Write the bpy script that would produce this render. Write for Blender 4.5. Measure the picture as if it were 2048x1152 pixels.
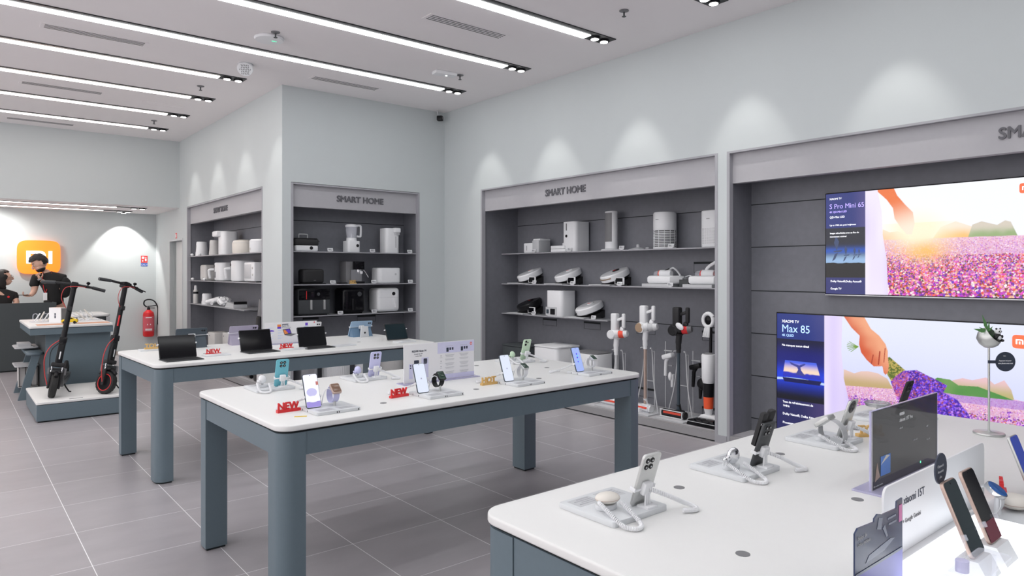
import bpy, bmesh, math, random
import numpy as np
from mathutils import Matrix, Vector, Euler
random.seed(7); PI = math.pi
SC = bpy.context.scene; COL = SC.collection
for o in list(bpy.data.objects): bpy.data.objects.remove(o)

# ---------------------------------------------------------------- camera, world, exposure
cam_d = bpy.data.cameras.new('camera'); cam = bpy.data.objects.new('camera', cam_d); COL.objects.link(cam)
cam.location = (0, 0, 1.53); cam.rotation_euler = (PI/2, 0, math.radians(-39.41))
cam_d.sensor_width = 36; cam_d.lens = 36*1374.5/2048; cam_d.shift_y = -32.9/2048
cam_d.clip_start = .02; cam_d.clip_end = 100
SC.camera = cam
w = bpy.data.worlds.new('shop_front_daylight'); SC.world = w; w.use_nodes = True
w.node_tree.nodes['Background'].inputs[0].default_value = (1, .955, .97, 1)
w.node_tree.nodes['Background'].inputs[1].default_value = 1.7
SC.view_settings.view_transform = 'Standard'; SC.view_settings.look = 'None'
SC.view_settings.exposure = 0.0; SC.view_settings.gamma = 1; SC.view_settings.use_curve_mapping = False
STRIP_E = 10.0; SPOT_W = 22.0

# ---------------------------------------------------------------- materials
def mat(name, col, rough=.5, metal=0, emit=0, ecol=None, trans=0, ior=1.45, var=.04, scale=30, bump=0, alpha=1, coat=0, spec=.5):
    m = bpy.data.materials.new(name); m.use_nodes = True; nt = m.node_tree; b = nt.nodes['Principled BSDF']
    I = b.inputs
    I['Roughness'].default_value = rough; I['Metallic'].default_value = metal
    I['Transmission Weight'].default_value = trans; I['IOR'].default_value = ior; I['Alpha'].default_value = alpha
    I['Coat Weight'].default_value = coat; I['Specular IOR Level'].default_value = spec
    I['Base Color'].default_value = (*col, 1)
    if emit:
        I['Emission Color'].default_value = (*(ecol or col), 1); I['Emission Strength'].default_value = emit
    tc = nt.nodes.new('ShaderNodeTexCoord'); n = nt.nodes.new('ShaderNodeTexNoise')
    n.inputs['Scale'].default_value = scale; n.inputs['Detail'].default_value = 3
    nt.links.new(tc.outputs['Object'], n.inputs['Vector'])
    mx = nt.nodes.new('ShaderNodeMix'); mx.data_type = 'RGBA'
    mx.inputs[6].default_value = (*[c*(1-var) for c in col], 1); mx.inputs[7].default_value = (*[min(1, c*(1+var)) for c in col], 1)
    nt.links.new(n.outputs['Fac'], mx.inputs[0]); nt.links.new(mx.outputs[2], I['Base Color'])
    if bump:
        bp = nt.nodes.new('ShaderNodeBump'); bp.inputs['Strength'].default_value = bump; bp.inputs['Distance'].default_value = .002
        nt.links.new(n.outputs['Fac'], bp.inputs['Height']); nt.links.new(bp.outputs[0], I['Normal'])
    return m
MT = {}
def m_(k, *a, **kw): MT[k] = mat(k, *a, **kw)
m_('wall_paint', (.575, .615, .622), .75, var=.012, scale=6)
m_('ceiling_paint', (.90, .87, .875), .85, var=.01, scale=4)
m_('white_top', (.80, .80, .79), .42, var=.01)
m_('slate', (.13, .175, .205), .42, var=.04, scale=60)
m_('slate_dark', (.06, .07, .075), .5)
m_('gap', (.01, .014, .016), .7)
m_('panel', (.19, .195, .222), .55, var=.10, scale=18)
m_('frame_metal', (.38, .38, .41), .45, var=.02)
m_('valance', (.43, .425, .45), .5, var=.03)
m_('lettering', (.13, .13, .145), .5)
m_('shelf_metal', (.42, .43, .45), .4, metal=.3)
m_('plinth', (.33, .325, .335), .5)
m_('plinth_top', (.52, .51, .53), .4)
m_('white', (.82, .83, .85), .38, var=.01)
m_('white_gloss', (.84, .85, .87), .2, var=.01)
m_('cream', (.78, .74, .68), .45, var=.02)
m_('offwhite', (.62, .61, .60), .5)
m_('black', (.010, .010, .012), .35, spec=.3)
m_('black_matte', (.02, .02, .022), .6)
m_('black_gloss', (.005, .005, .007), .08, spec=.25)
m_('dark_grey', (.055, .06, .065), .45)
m_('mid_grey', (.20, .20, .21), .5)
m_('light_grey', (.55, .56, .58), .45, var=.02)
m_('dock', (.68, .70, .72), .4, var=.01)
m_('chrome', (.75, .76, .78), .12, metal=1)
m_('steel', (.55, .56, .58), .35, metal=.9)
m_('silver', (.60, .61, .60), .3, metal=.7)
m_('bronze', (.40, .29, .20), .35, metal=.7)
m_('rose', (.55, .42, .36), .35, metal=.6)
m_('red', (.72, .03, .035), .35)
m_('red_cable', (.55, .05, .05), .45)
m_('brush_red', (.85, .09, .05), .5, bump=.6, scale=400)
m_('orange', (.95, .12, .04), .4)
m_('gold', (.72, .46, .16), .4)
m_('teal', (.16, .50, .60), .3)
m_('lilac', (.60, .60, .86), .3)
m_('mint', (.60, .78, .58), .3)
m_('purple_grey', (.38, .35, .46), .35)
m_('slate_blue', (.05, .07, .09), .4)
m_('sky_blue', (.36, .52, .70), .4)
m_('sky_blue_dark', (.14, .24, .36), .45)
m_('white_tab', (.74, .75, .76), .3)
m_('tyre', (.018, .018, .018), .7, bump=.8, scale=150)
m_('skin_fair', (.62, .38, .29), .55)
m_('hair', (.012, .010, .010), .45, bump=.9, scale=160)
m_('cloth_black', (.012, .012, .013), .85, bump=.3, scale=200)
m_('denim', (.05, .06, .09), .8)
m_('wood_mat', (.72, .36, .22), .6, var=.10, scale=12)
m_('yellow', (.85, .60, .02), .3)
m_('ext_red', (.62, .015, .02), .28)
m_('sign_red', (.75, .05, .05), .5)
m_('sign_blue', (.05, .12, .5), .5)
m_('paper', (.84, .84, .86), .5, var=.005)
m_('lilac_paper', (.66, .66, .86), .45)
m_('print_grey', (.42, .43, .46), .6)
m_('print_dark', (.04, .05, .08), .5)
m_('poster_dark', (.05, .05, .055), .06, alpha=.80)
m_('print_violet', (.16, .07, .62), .4)
m_('print_orange', (.85, .28, .08), .4)
m_('print_blue', (.12, .28, .75), .4)
m_('print_paleblue', (.48, .62, .90), .5)
m_('print_pink', (.85, .3, .55), .5)
m_('leaflet_navy', (.035, .05, .11), .2)
m_('leaflet_steel', (.25, .28, .35), .3)
m_('leaflet_indigo', (.22, .22, .58), .3)
m_('door_paint', (.66, .67, .67), .6)
m_('baseboard', (.40, .34, .31), .6)
m_('green_leaf', (.12, .30, .10), .5)
m_('moss', (.03, .12, .03), .8, bump=1, scale=120)
m_('cardboard_white', (.66, .66, .68), .6)
m_('white_emit', (.9, .9, .9), .5, emit=1.6, ecol=(1, 1, 1))
m_('ledbox', (.85, .87, .9), .4, emit=1.5, ecol=(.92, .95, 1))
m_('strip_light', (1, 1, 1), .5, emit=STRIP_E, ecol=(.97, .99, 1))
m_('strip_light_warm', (1, 1, 1), .5, emit=STRIP_E, ecol=(1, .935, .88))
m_('spot_lens', (1, 1, 1), .5, emit=14, ecol=(1, .98, .95))
m_('screen_white', (.03, .03, .04), .2, emit=0.95, ecol=(.80, .86, 1))
m_('screen_paper', (.03, .03, .04), .2, emit=1.10, ecol=(.88, .88, 1))
m_('screen_violet', (.03, .03, .04), .2, emit=0.76, ecol=(.46, .38, .95))
m_('screen_pale', (.03, .03, .04), .2, emit=0.88, ecol=(.66, .64, 1))
m_('screen_blue', (.03, .03, .04), .2, emit=0.92, ecol=(.40, .52, .98))
m_('screen_red', (.03, .03, .04), .2, emit=.6, ecol=(.9, .3, .25))
m_('icon_blue', (.1, .1, .6), .2, emit=.55, ecol=(.08, .12, .95))
m_('icon_cyan', (.1, .4, .6), .2, emit=.6, ecol=(.1, .75, .95))
m_('screen_navy', (.02, .03, .2), .2, emit=.35, ecol=(.05, .1, .6))
m_('screen_teal', (.005, .01, .014), .1, emit=.015, ecol=(.10, .45, .6), spec=.3)
m_('screen_wine', (.08, .01, .02), .1, emit=.10, ecol=(.5, .05, .12), spec=.3)
m_('watch_brown', (.22, .13, .09), .15)
m_('watch_green', (.03, .06, .045), .12)
m_('watch_blue', (.02, .12, .42), .12)
m_('text_white', (.9, .9, .9), .5, emit=.85, ecol=(.92, .94, 1))
m_('text_lilac', (.6, .5, 1), .5, emit=.85, ecol=(.45, .36, 1))
m_('text_skyblue', (.5, .7, 1), .5, emit=.85, ecol=(.42, .66, 1))
m_('logo_orange', (1, .25, .03), .4, emit=1.0, ecol=(1, .20, .015))
m_('logo_white', (1, 1, 1), .4, emit=1.5, ecol=(1, 1, 1))
m_('logo_red', (1, .12, .05), .4, emit=.9, ecol=(1, .13, .05))
m_('green_led', (.1, .8, .5), .4, emit=.8, ecol=(.2, .9, .5))
m_('acrylic', (.9, .92, 1), .06, alpha=.24, var=0)
m_('smoked', (.35, .38, .42), .06, trans=.85, ior=1.3)
m_('lilac_acrylic', (.66, .64, .90), .1, alpha=.6, var=0)
m_('extinguisher_label', (.60, .10, .13), .5)
# floor tiles
def floor_mat():
    m = bpy.data.materials.new('floor_tile'); m.use_nodes = True; nt = m.node_tree; b = nt.nodes['Principled BSDF']; L = nt.links.new
    def nd(t, **k):
        n = nt.nodes.new(t)
        for a, v in k.items(): setattr(n, a, v)
        return n
    tc = nd('ShaderNodeTexCoord'); sp = nd('ShaderNodeSeparateXYZ'); L(tc.outputs['Object'], sp.inputs[0])
    def line(out, off, pitch, wd):
        a = nd('ShaderNodeMath', operation='SUBTRACT'); L(out, a.inputs[0]); a.inputs[1].default_value = off
        d = nd('ShaderNodeMath', operation='DIVIDE'); L(a.outputs[0], d.inputs[0]); d.inputs[1].default_value = pitch
        r = nd('ShaderNodeMath', operation='ROUND'); L(d.outputs[0], r.inputs[0])
        s = nd('ShaderNodeMath', operation='SUBTRACT'); L(d.outputs[0], s.inputs[0]); L(r.outputs[0], s.inputs[1])
        ab = nd('ShaderNodeMath', operation='ABSOLUTE'); L(s.outputs[0], ab.inputs[0])
        lt = nd('ShaderNodeMath', operation='LESS_THAN'); L(ab.outputs[0], lt.inputs[0]); lt.inputs[1].default_value = wd/2/pitch
        fl = nd('ShaderNodeMath', operation='FLOOR'); L(d.outputs[0], fl.inputs[0])
        return lt.outputs[0], fl.outputs[0]
    lx, cx = line(sp.outputs[0], .583, .5885, .0042); ly, cy = line(sp.outputs[1], 4.141, .5905, .0032)
    mxm = nd('ShaderNodeMath', operation='MAXIMUM'); L(lx, mxm.inputs[0]); L(ly, mxm.inputs[1])
    cb = nd('ShaderNodeCombineXYZ'); L(cx, cb.inputs[0]); L(cy, cb.inputs[1])
    wn = nd('ShaderNodeTexWhiteNoise'); L(cb.outputs[0], wn.inputs[0])
    n1 = nd('ShaderNodeTexNoise'); n1.inputs['Scale'].default_value = 1.7; n1.inputs['Detail'].default_value = 6; n1.inputs['Roughness'].default_value = .6
    mp = nd('ShaderNodeMapping'); mp.inputs['Scale'].default_value = (1, 2.2, 1); L(tc.outputs['Object'], mp.inputs[0]); L(mp.outputs[0], n1.inputs['Vector'])
    ad = nd('ShaderNodeMath', operation='MULTIPLY_ADD'); L(wn.outputs['Value'], ad.inputs[0]); ad.inputs[1].default_value = .25; L(n1.outputs['Fac'], ad.inputs[2])
    cr = nd('ShaderNodeValToRGB'); L(ad.outputs[0], cr.inputs[0])
    cr.color_ramp.elements[0].position = .3; cr.color_ramp.elements[0].color = (.335, .315, .333, 1)
    cr.color_ramp.elements[1].position = .95; cr.color_ramp.elements[1].color = (.45, .425, .447, 1)
    mx = nd('ShaderNodeMix', data_type='RGBA'); L(mxm.outputs[0], mx.inputs[0]); L(cr.outputs[0], mx.inputs[6]); mx.inputs[7].default_value = (.95, .94, .95, 1)
    L(mx.outputs[2], b.inputs['Base Color'])
    rr = nd('ShaderNodeMapRange'); L(n1.outputs['Fac'], rr.inputs[0]); rr.inputs[3].default_value = .28; rr.inputs[4].default_value = .42
    L(rr.outputs[0], b.inputs['Roughness'])
    return m
MT['floor_tile'] = floor_mat()
def attr_emit_mat():
    m = bpy.data.materials.new('screen_picture'); m.use_nodes = True; nt = m.node_tree; b = nt.nodes['Principled BSDF']
    a = nt.nodes.new('ShaderNodeAttribute'); a.attribute_name = 'picture'
    b.inputs['Base Color'].default_value = (.01, .01, .01, 1); b.inputs['Roughness'].default_value = .25
    nt.links.new(a.outputs['Color'], b.inputs['Emission Color']); b.inputs['Emission Strength'].default_value = 1.0
    return m
MT['screen_picture'] = attr_emit_mat()

# ---------------------------------------------------------------- mesh helpers
def rrect(x0, y0, x1, y1, r, n=5, corners=(1, 1, 1, 1)):
    """rounded rectangle outline, corners = (x0y0, x1y0, x1y1, x0y1)"""
    out = []
    for k, (cx, cy, a0) in enumerate(((x0, y0, PI), (x1, y0, 1.5*PI), (x1, y1, 0), (x0, y1, .5*PI))):
        if not corners[k] or r <= 0: out.append((cx, cy)); continue
        ox = cx + (r if k in (0, 3) else -r); oy = cy + (r if k in (0, 1) else -r)
        for i in range(n+1):
            a = a0 + PI/2*i/n; out.append((ox + r*math.cos(a), oy + r*math.sin(a)))
    return out
def circ(cx, cy, rx, ry=None, n=24):
    ry = ry or rx
    return [(cx + rx*math.cos(2*PI*i/n), cy + ry*math.sin(2*PI*i/n)) for i in range(n)]
_txt = {}
def text_mesh(s, size, ext, bold):
    k = (s, size, ext, bold)
    if k not in _txt:
        c = bpy.data.curves.new('t', 'FONT'); c.body = s; c.size = size; c.extrude = ext; c.offset = bold; c.resolution_u = 3
        o = bpy.data.objects.new('t', c); COL.objects.link(o); bpy.context.view_layer.update()
        me = bpy.data.meshes.new_from_object(o.evaluated_get(bpy.context.evaluated_depsgraph_get()))
        vs = [v.co.copy() for v in me.vertices]; fs = [tuple(p.vertices) for p in me.polygons]
        bpy.data.objects.remove(o); bpy.data.curves.remove(c); bpy.data.meshes.remove(me); _txt[k] = (vs, fs)
    return _txt[k]
class G:
    def __init__(s, mi=0): s.v = []; s.f = []; s.m = []; s.mi = mi; s.T = Matrix.Identity(4)
    def add(s, vs, fs):
        b = len(s.v); s.v += [s.T @ Vector(v) for v in vs]; s.f += [tuple(b+i for i in f) for f in fs]; s.m += [s.mi]*len(fs); return s
    def at(s, loc=(0, 0, 0), rot=(0, 0, 0)): s.T = Matrix.Translation(loc) @ Euler(rot).to_matrix().to_4x4(); return s
    def bmadd(s, bm):
        bm.verts.index_update(); s.add([v.co.copy() for v in bm.verts], [tuple(v.index for v in f.verts) for f in bm.faces]); bm.free(); return s
    def box(s, x0, y0, z0, x1, y1, z1, bev=0, seg=2, rot=None):
        c = Vector(((x0+x1)/2, (y0+y1)/2, (z0+z1)/2)); bm = bmesh.new(); bmesh.ops.create_cube(bm, size=1)
        for v in bm.verts: v.co = Vector((v.co.x*(x1-x0), v.co.y*(y1-y0), v.co.z*(z1-z0)))
        if bev: bmesh.ops.bevel(bm, geom=bm.edges[:], offset=bev, segments=seg, affect='EDGES', profile=.5)
        R = Euler(rot).to_matrix() if rot else None
        for v in bm.verts: v.co = (R @ v.co if R else v.co) + c
        return s.bmadd(bm)
    def prism(s, pts, a, b, axis='z', bev=0, seg=2):
        bm = bmesh.new()
        P = (lambda p, h: (p[0], p[1], h)) if axis == 'z' else (lambda p, h: (p[0], h, p[1])) if axis == 'y' else (lambda p, h: (h, p[0], p[1]))
        lo = [bm.verts.new(P(p, a)) for p in pts]; hi = [bm.verts.new(P(p, b)) for p in pts]; n = len(pts)
        f1 = bm.faces.new(lo[::-1]); f2 = bm.faces.new(hi)
        for i in range(n): bm.faces.new((lo[i], lo[(i+1) % n], hi[(i+1) % n], hi[i]))
        bmesh.ops.recalc_face_normals(bm, faces=bm.faces[:])
        if bev: bmesh.ops.bevel(bm, geom=list(set(f1.edges[:] + f2.edges[:])), offset=bev, segments=seg, affect='EDGES', profile=.5)
        return s.bmadd(bm)
    def lathe(s, prof, c=(0, 0, 0), n=28, sx=1, sy=1):
        vs = []; fs = []; k = len(prof)
        for r, z in prof:
            for i in range(n): a = 2*PI*i/n; vs.append((c[0]+sx*r*math.cos(a), c[1]+sy*r*math.sin(a), c[2]+z))
        for j in range(k-1):
            for i in range(n): fs.append((j*n+i, j*n+(i+1) % n, (j+1)*n+(i+1) % n, (j+1)*n+i))
        if prof[0][0] > 1e-6: fs.append(tuple(range(n))[::-1])
        if prof[-1][0] > 1e-6: fs.append(tuple((k-1)*n+i for i in range(n)))
        return s.add(vs, fs)
    def tube(s, pts, r, n=8, cap=True, closed=False):
        pts = [Vector(p) for p in pts]; k = len(pts); vs = []; fs = []; up = None
        rr = r if isinstance(r, (list, tuple)) else [r]*k
        for i, p in enumerate(pts):
            if closed: t = (pts[(i+1) % k] - pts[i-1]).normalized()
            else: t = (pts[min(i+1, k-1)] - pts[max(i-1, 0)]).normalized()
            if up is None: up = Vector((0, 0, 1)) if abs(t.z) < .9 else Vector((1, 0, 0))
            u = (up - t*up.dot(t)); u = u.normalized() if u.length > 1e-6 else Vector((0, 1, 0)); up = u; q = t.cross(u)
            for j in range(n): a = 2*PI*j/n; vs.append(p + (u*math.cos(a) + q*math.sin(a))*rr[i])
        for i in range(k if closed else k-1):
            for j in range(n):
                a = i*n; b = ((i+1) % k)*n; fs.append((a+j, a+(j+1) % n, b+(j+1) % n, b+j))
        if cap and not closed: fs.append(tuple(range(n))[::-1]); fs.append(tuple((k-1)*n+j for j in range(n)))
        return s.add(vs, fs)
    def cyl(s, p0, p1, r0, r1=None, n=20): return s.tube([p0, p1], [r0, r0 if r1 is None else r1], n)
    def ell(s, c, r, n=20, m=12, rot=None):
        R = Euler(rot).to_matrix() if rot else Matrix.Identity(3); vs = []; fs = []
        for j in range(1, m):
            p = PI*j/m
            for i in range(n):
                a = 2*PI*i/n; vs.append(R @ Vector((r[0]*math.sin(p)*math.cos(a), r[1]*math.sin(p)*math.sin(a), -r[2]*math.cos(p))) + Vector(c))
        b = len(vs); vs.append(R @ Vector((0, 0, -r[2])) + Vector(c)); vs.append(R @ Vector((0, 0, r[2])) + Vector(c))
        for j in range(m-2):
            for i in range(n): fs.append((j*n+i, j*n+(i+1) % n, (j+1)*n+(i+1) % n, (j+1)*n+i))
        for i in range(n): fs.append((b, (i+1) % n, i)); fs.append((b+1, (m-2)*n+i, (m-2)*n+(i+1) % n))
        return s.add(vs, fs)
    def text(s, t, size, o, x=(1, 0, 0), u=(0, 0, 1), ext=.0005, bold=0, sx=1):
        vs, fs = text_mesh(t, size, ext, 0); x = Vector(x); u = Vector(u); n = x.cross(u); o = Vector(o)
        for k, (dx, dy) in enumerate(((0, 0),) if not bold else ((-bold, 0), (bold, 0), (0, -bold), (0, bold))): s.add([o + x*(v.x*sx+dx) + u*(v.y+dy) + n*(v.z*(1+.06*k)) for v in vs], fs)
        return s
    def quad(s, x0, z0, x1, z1, y, t=.0006): return s.box(x0, y-t, z0, x1, y, z1)
    def build(s, name, mats, parent=None, loc=(0, 0, 0), rot=(0, 0, 0), smooth=35):
        me = bpy.data.meshes.new(name); me.from_pydata([tuple(v) for v in s.v], [], s.f)
        for k in ([mats] if isinstance(mats, str) else mats): me.materials.append(MT[k])
        me.polygons.foreach_set('material_index', s.m); me.validate()
        bm = bmesh.new(); bm.from_mesh(me); bmesh.ops.recalc_face_normals(bm, faces=bm.faces[:]); bm.to_mesh(me); bm.free()
        if smooth: me.shade_smooth(); me.set_sharp_from_angle(angle=math.radians(smooth))
        o = bpy.data.objects.new(name, me); COL.objects.link(o); o.location = loc; o.rotation_euler = rot
        if parent: o.parent = parent
        return o
def tag(o, label, cat, group=None):
    o['label'] = label; o['category'] = cat
    if group: o['group'] = group
    return o
def thing(name, label, cat, loc=(0, 0, 0), rz=0, group=None, rot=None):
    o = bpy.data.objects.new(name, None); COL.objects.link(o); o.empty_display_size = .05
    o.location = loc; o.rotation_euler = rot or (0, 0, math.radians(rz)); return tag(o, label, cat, group)
def struct(o): o['kind'] = 'structure'; return o
def kids(o): return [c for c in bpy.data.objects if c.parent == o]
def dup(root, loc, rz=None, label=None, rot=None):
    r = root.copy(); COL.objects.link(r); r.location = loc
    if rot: r.rotation_euler = rot
    elif rz is not None: r.rotation_euler = (0, 0, math.radians(rz))
    if label: r['label'] = label
    for ch in kids(root):
        c = ch.copy(); COL.objects.link(c); c.parent = r
        for g in kids(ch):
            d = g.copy(); COL.objects.link(d); d.parent = c
    return r
def arc(c, r, a0, a1, n, plane='xz'):
    out = []
    for i in range(n+1):
        a = math.radians(a0 + (a1-a0)*i/n); u, v = r*math.cos(a), r*math.sin(a)
        out.append((c[0]+u, c[1], c[2]+v) if plane == 'xz' else (c[0]+u, c[1]+v, c[2]) if plane == 'xy' else (c[0], c[1]+u, c[2]+v))
    return out
def spline(pts, n=8):
    pts = [Vector(p) for p in pts]; P = [pts[0]] + pts + [pts[-1]]; out = []
    for i in range(1, len(P)-2):
        for k in range(n):
            t = k/n; a, b, c, d = P[i-1:i+3]
            out.append(.5*((2*b) + (c-a)*t + (2*a-5*b+4*c-d)*t*t + (3*b-a-3*c+d)*t**3))
    out.append(pts[-1]); return out
def coil(path, R, turns, r, n=6, k=10, steps=None):
    """helical cord wound around a path"""
    P = spline(path, max(2, int(turns*k/(len(path)-1)))); out = []; N = len(P); up = None
    for i, p in enumerate(P):
        t = (P[min(i+1, N-1)] - P[max(i-1, 0)]).normalized()
        if up is None: up = Vector((0, 0, 1)) if abs(t.z) < .9 else Vector((1, 0, 0))
        u = (up - t*up.dot(t)).normalized(); up = u; q = t.cross(u); a = 2*PI*turns*i/(N-1)
        out.append(p + (u*math.cos(a) + q*math.sin(a))*R)
    return out

# ================================================================= SETTING
XR, YC, XL, YB = 5.332, 7.964, 3.044, 14.30
HC, HS = 3.73, 2.61
def sbox(name, m, *b):
    g = G(); g.box(*b); return struct(g.build(name, m, smooth=0))
struct(G().box(-5, -3, -.1, 6.6, 15, 0).build('floor', 'floor_tile', smooth=0))
struct(G().box(-5, -3, HC, 6.6, 15, HC+.12).build('ceiling', 'ceiling_paint', smooth=0))
R1 = (7.12, 3.586); R2 = (3.491, -.9)
g = G()
g.box(XR, -3, 2.585, 6.45, YC+.5, HC)                 # above the recesses
g.box(XR, R1[0], 0, 6.45, YC+.5, 2.585); g.box(XR, R2[0], 0, 6.05, R1[1], 2.585); g.box(XR, -3, 0, 6.45, R2[1], 2.585)
g.box(6.05, -1, 0, 6.45, 7.3, 2.585)
struct(g.build('wall_right', 'wall_paint', smooth=0))
g = G(); CX = (3.15, 4.927)
g.box(XL, YC, 2.595, XR, 8.5, HC); g.box(XL, YC, 0, CX[0], 8.5, 2.595); g.box(CX[1], YC, 0, XR, 8.5, 2.595); g.box(3.15, 8.42, 0, 4.93, 8.5, 2.595)
struct(g.build('wall_center', 'wall_paint', smooth=0))
g = G(); LY = (12.116, 8.615)
g.box(XL, 8.5, 2.595, 3.7, 15, HC); g.box(XL, LY[0], 0, 3.7, 12.40, 2.595); g.box(XL, 12.40, 2.06, 3.7, 13.23, 2.595); g.box(XL, 13.23, 0, 3.7, 15, 2.595)
g.box(XL, 8.5, 0, 3.7, LY[1], 2.595); g.box(3.52, 8.6, 0, 3.7, 12.2, 2.595)
struct(g.build('wall_side', 'wall_paint', smooth=0))
sbox('wall_back', 'wall_paint', -5, YB, 0, 3.7, 15, HC)
sbox('wall_front', 'wall_paint', -5, -3.2, 0, 6.6, -3, HC)     # the glazed shop front is the open left side
g = G(); g.box(-5, 12.588, HS, XL, YB, HC)
g.mi = 1; g.box(-5, 12.60, HS-.004, XL, YB, HS)
struct(g.build('trim_1', ['wall_paint', 'ceiling_paint'], smooth=0))
sbox('baseboard_back', 'baseboard', -5, YB-.012, 0, XL, YB, .07)
sbox('baseboard_side', 'baseboard', XL-.010, 12.13, 0, XL, 12.39, .06)
sbox('baseboard_right', 'frame_metal', XR-.008, R2[0]+.002, 0, XR, R1[1]-.002, .07)
# staff door in the side wall
g = G(); g.box(3.14, 12.41, 0.005, 3.19, 13.22, 2.05)
d = struct(g.build('door_1', 'door_paint', smooth=0))
g = G(); g.box(XL-.008, 12.375, 0, 3.2, 12.40, 2.085); g.box(XL-.008, 13.23, 0, 3.2, 13.255, 2.085); g.box(XL-.008, 12.40, 2.06, 3.2, 13.23, 2.085); g.build('door_frame', 'light_grey', d, smooth=0)
G().cyl((3.14, 12.50, 1.02), (3.09, 12.50, 1.02), .022, .028, 14).build('door_knob', 'chrome', d)
# access hatch outline in the ceiling
g = G(); 
for a in ((1.95, 9.85, 2.45, 9.86), (1.95, 10.0, 2.45, 10.01), (1.95, 9.85, 1.96, 10.01), (2.44, 9.85, 2.45, 10.01)): g.box(a[0], a[1], HC-.003, a[2], a[3], HC)
struct(g.build('trim_2', 'ceiling_paint', smooth=0))

# ================================================================= CEILING LIGHTS
def spot(loc, aim, watts, size, blend, parent, col=(1, .97, .93)):
    l = bpy.data.lights.new('spot_lamp', 'SPOT'); l.energy = watts; l.spot_size = math.radians(size); l.spot_blend = blend
    l.shadow_soft_size = .02; l.color = col
    o = bpy.data.objects.new('spot_lamp', l); COL.objects.link(o); o.location = loc
    o.rotation_euler = (Vector(aim)-Vector(loc)).to_track_quat('-Z', 'Y').to_euler(); o.parent = parent; return o
def strip(x0, x1, y, label, tgt, z=HC, spotmul=1, wid=.085):
    t = thing('ceiling_light', label, 'ceiling light', (x1, y, z), 0, 'recessed linear lights across the ceiling')
    xe = -.275 if z == HC else -.45
    G().box(x0-x1, -wid, -.008, 0, wid, -.0005).build('housing', 'black', t, smooth=0)
    G().box(x0-x1, -wid*.25, -.013, xe, wid*.92, -.006).build('diffuser', 'strip_light' if x1 > 4 else 'strip_light_warm', t, smooth=0)
    for k, dx in enumerate((-.19, -.065)):
        o = G().lathe([(.050, 0), (.050, -.014), (.038, -.016)], (dx, .01, -.006), 20).build('spot_module', 'black', t)
        G().lathe([(.036, 0), (.036, -.004)], (dx, .01, -.0205), 20).build('lens', 'spot_lens', o)
        if tgt: spot((dx, .01, -.035), (tgt[0]-x1, tgt[1]*(k-.5)+.01, (tgt[2] if k else .5)-z), SPOT_W*spotmul*(1.0 if k else 1.7), 52 if k else 34, .65 if k else .9, t)
    return t
names = ['front-most', 'second', 'third', 'fourth', 'fifth', 'sixth', 'seventh', 'eighth']
yr = [-.40, .85, 2.05, 3.27, 4.48, 5.70, 6.905]
lab = ['', '', '', 'linear ceiling light whose black lamp end just shows at the top edge', 'linear ceiling light ending above the shelves of vacuum cleaners, nearest whole one on the right',
       'linear ceiling light second in depth on the right, ending between sprinkler and wall', 'linear ceiling light running past the round ceiling disc towards the corner camera']
for i, y in enumerate(yr):
    strip(-4.6, 4.885, y, lab[i] or 'linear ceiling light above the near tables, row %s from the shop front' % ['one', 'two', 'three'][i], (5.36, 0, 1.6), spotmul=1.25)
lab = ['long left linear ceiling light ending just below the round slotted sensor', 'left linear ceiling light ending beside the upper left sprinkler',
       'left linear ceiling light third in depth, just beyond the thin hatch outline', 'left linear ceiling light closest to the bulkhead, shortest looking of the four']
for i, y in enumerate([8.06, 9.235, 10.43, 11.63]):
    strip(-4.6, 2.64, y, lab[i], (3.10, 0, 1.8), spotmul=.85)
strip(-4.6, 2.62, 12.98, 'thin linear light in the low soffit over the counter, nearer of the two', None, HS-.004, wid=.05)
strip(-4.6, 2.55, 13.80, 'thin linear light in the low soffit over the counter, next to the back wall', (2.45, .3, 1.3), HS-.004, wid=.05, spotmul=.0)
t = thing('wall_washer', 'small round downlight in the low soffit making the bright cone on the back wall', 'ceiling light', (2.45, 13.98, HS-.004))
G().lathe([(.05, 0), (.05, -.02), (.04, -.03)]).build('housing', 'black', t); G().lathe([(.036, -.0305), (.036, -.033)]).build('lens', 'spot_lens', t)
for sx_, sw_ in ((-1.9, 60),):
    spot((sx_, -.30, -.04), (sx_, .30, -1.1), sw_, 130, .9, t)  # extra wide spot with no fitting, added to brighten the back wall
spot((0, 0, -.04), (0.03, .17, -.6), 85, 84, .35, t)

def vent(x, y, label, n=4):
    t = thing('air_vent', label, 'air vent', (x, y, HC), 0, 'slot diffusers in the ceiling')
    G().box(-.43, -.075, -.004, .43, .075, -.0005).build('frame', 'ceiling_paint', t, smooth=0)
    for k in range(n): G().box(-.40, -.055+k*.032, -.006, .40, -.046+k*.032, -.0035).build('slot', 'dark_grey', t, smooth=0)
vent(1.07, 7.40, 'slotted air vent in the ceiling nearest of the three at the left'); vent(1.07, 9.77, 'slotted air vent with cross bars between the middle left ceiling lights')
vent(1.06, 12.16, 'slotted air vent close to the far bulkhead'); vent(3.61, 5.03, 'slotted air vent between the two right ceiling lights'); vent(3.60, 7.44, 'slotted air vent near the inner wall corner')
def sprinkler(x, y, label):
    t = thing('fire_sprinkler', label, 'sprinkler', (x, y, HC), 0, 'ceiling sprinklers')
    G().lathe([(.040, 0), (.040, -.006), (.02, -.012), (.012, -.014)]).build('escutcheon', 'mid_grey', t)
    g = G(); g.cyl((0, 0, -.012), (0, 0, -.05), .008, .006); g.lathe([(.018, -.05), (.018, -.053)], n=16); g.build('head', 'dark_grey', t)
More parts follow.
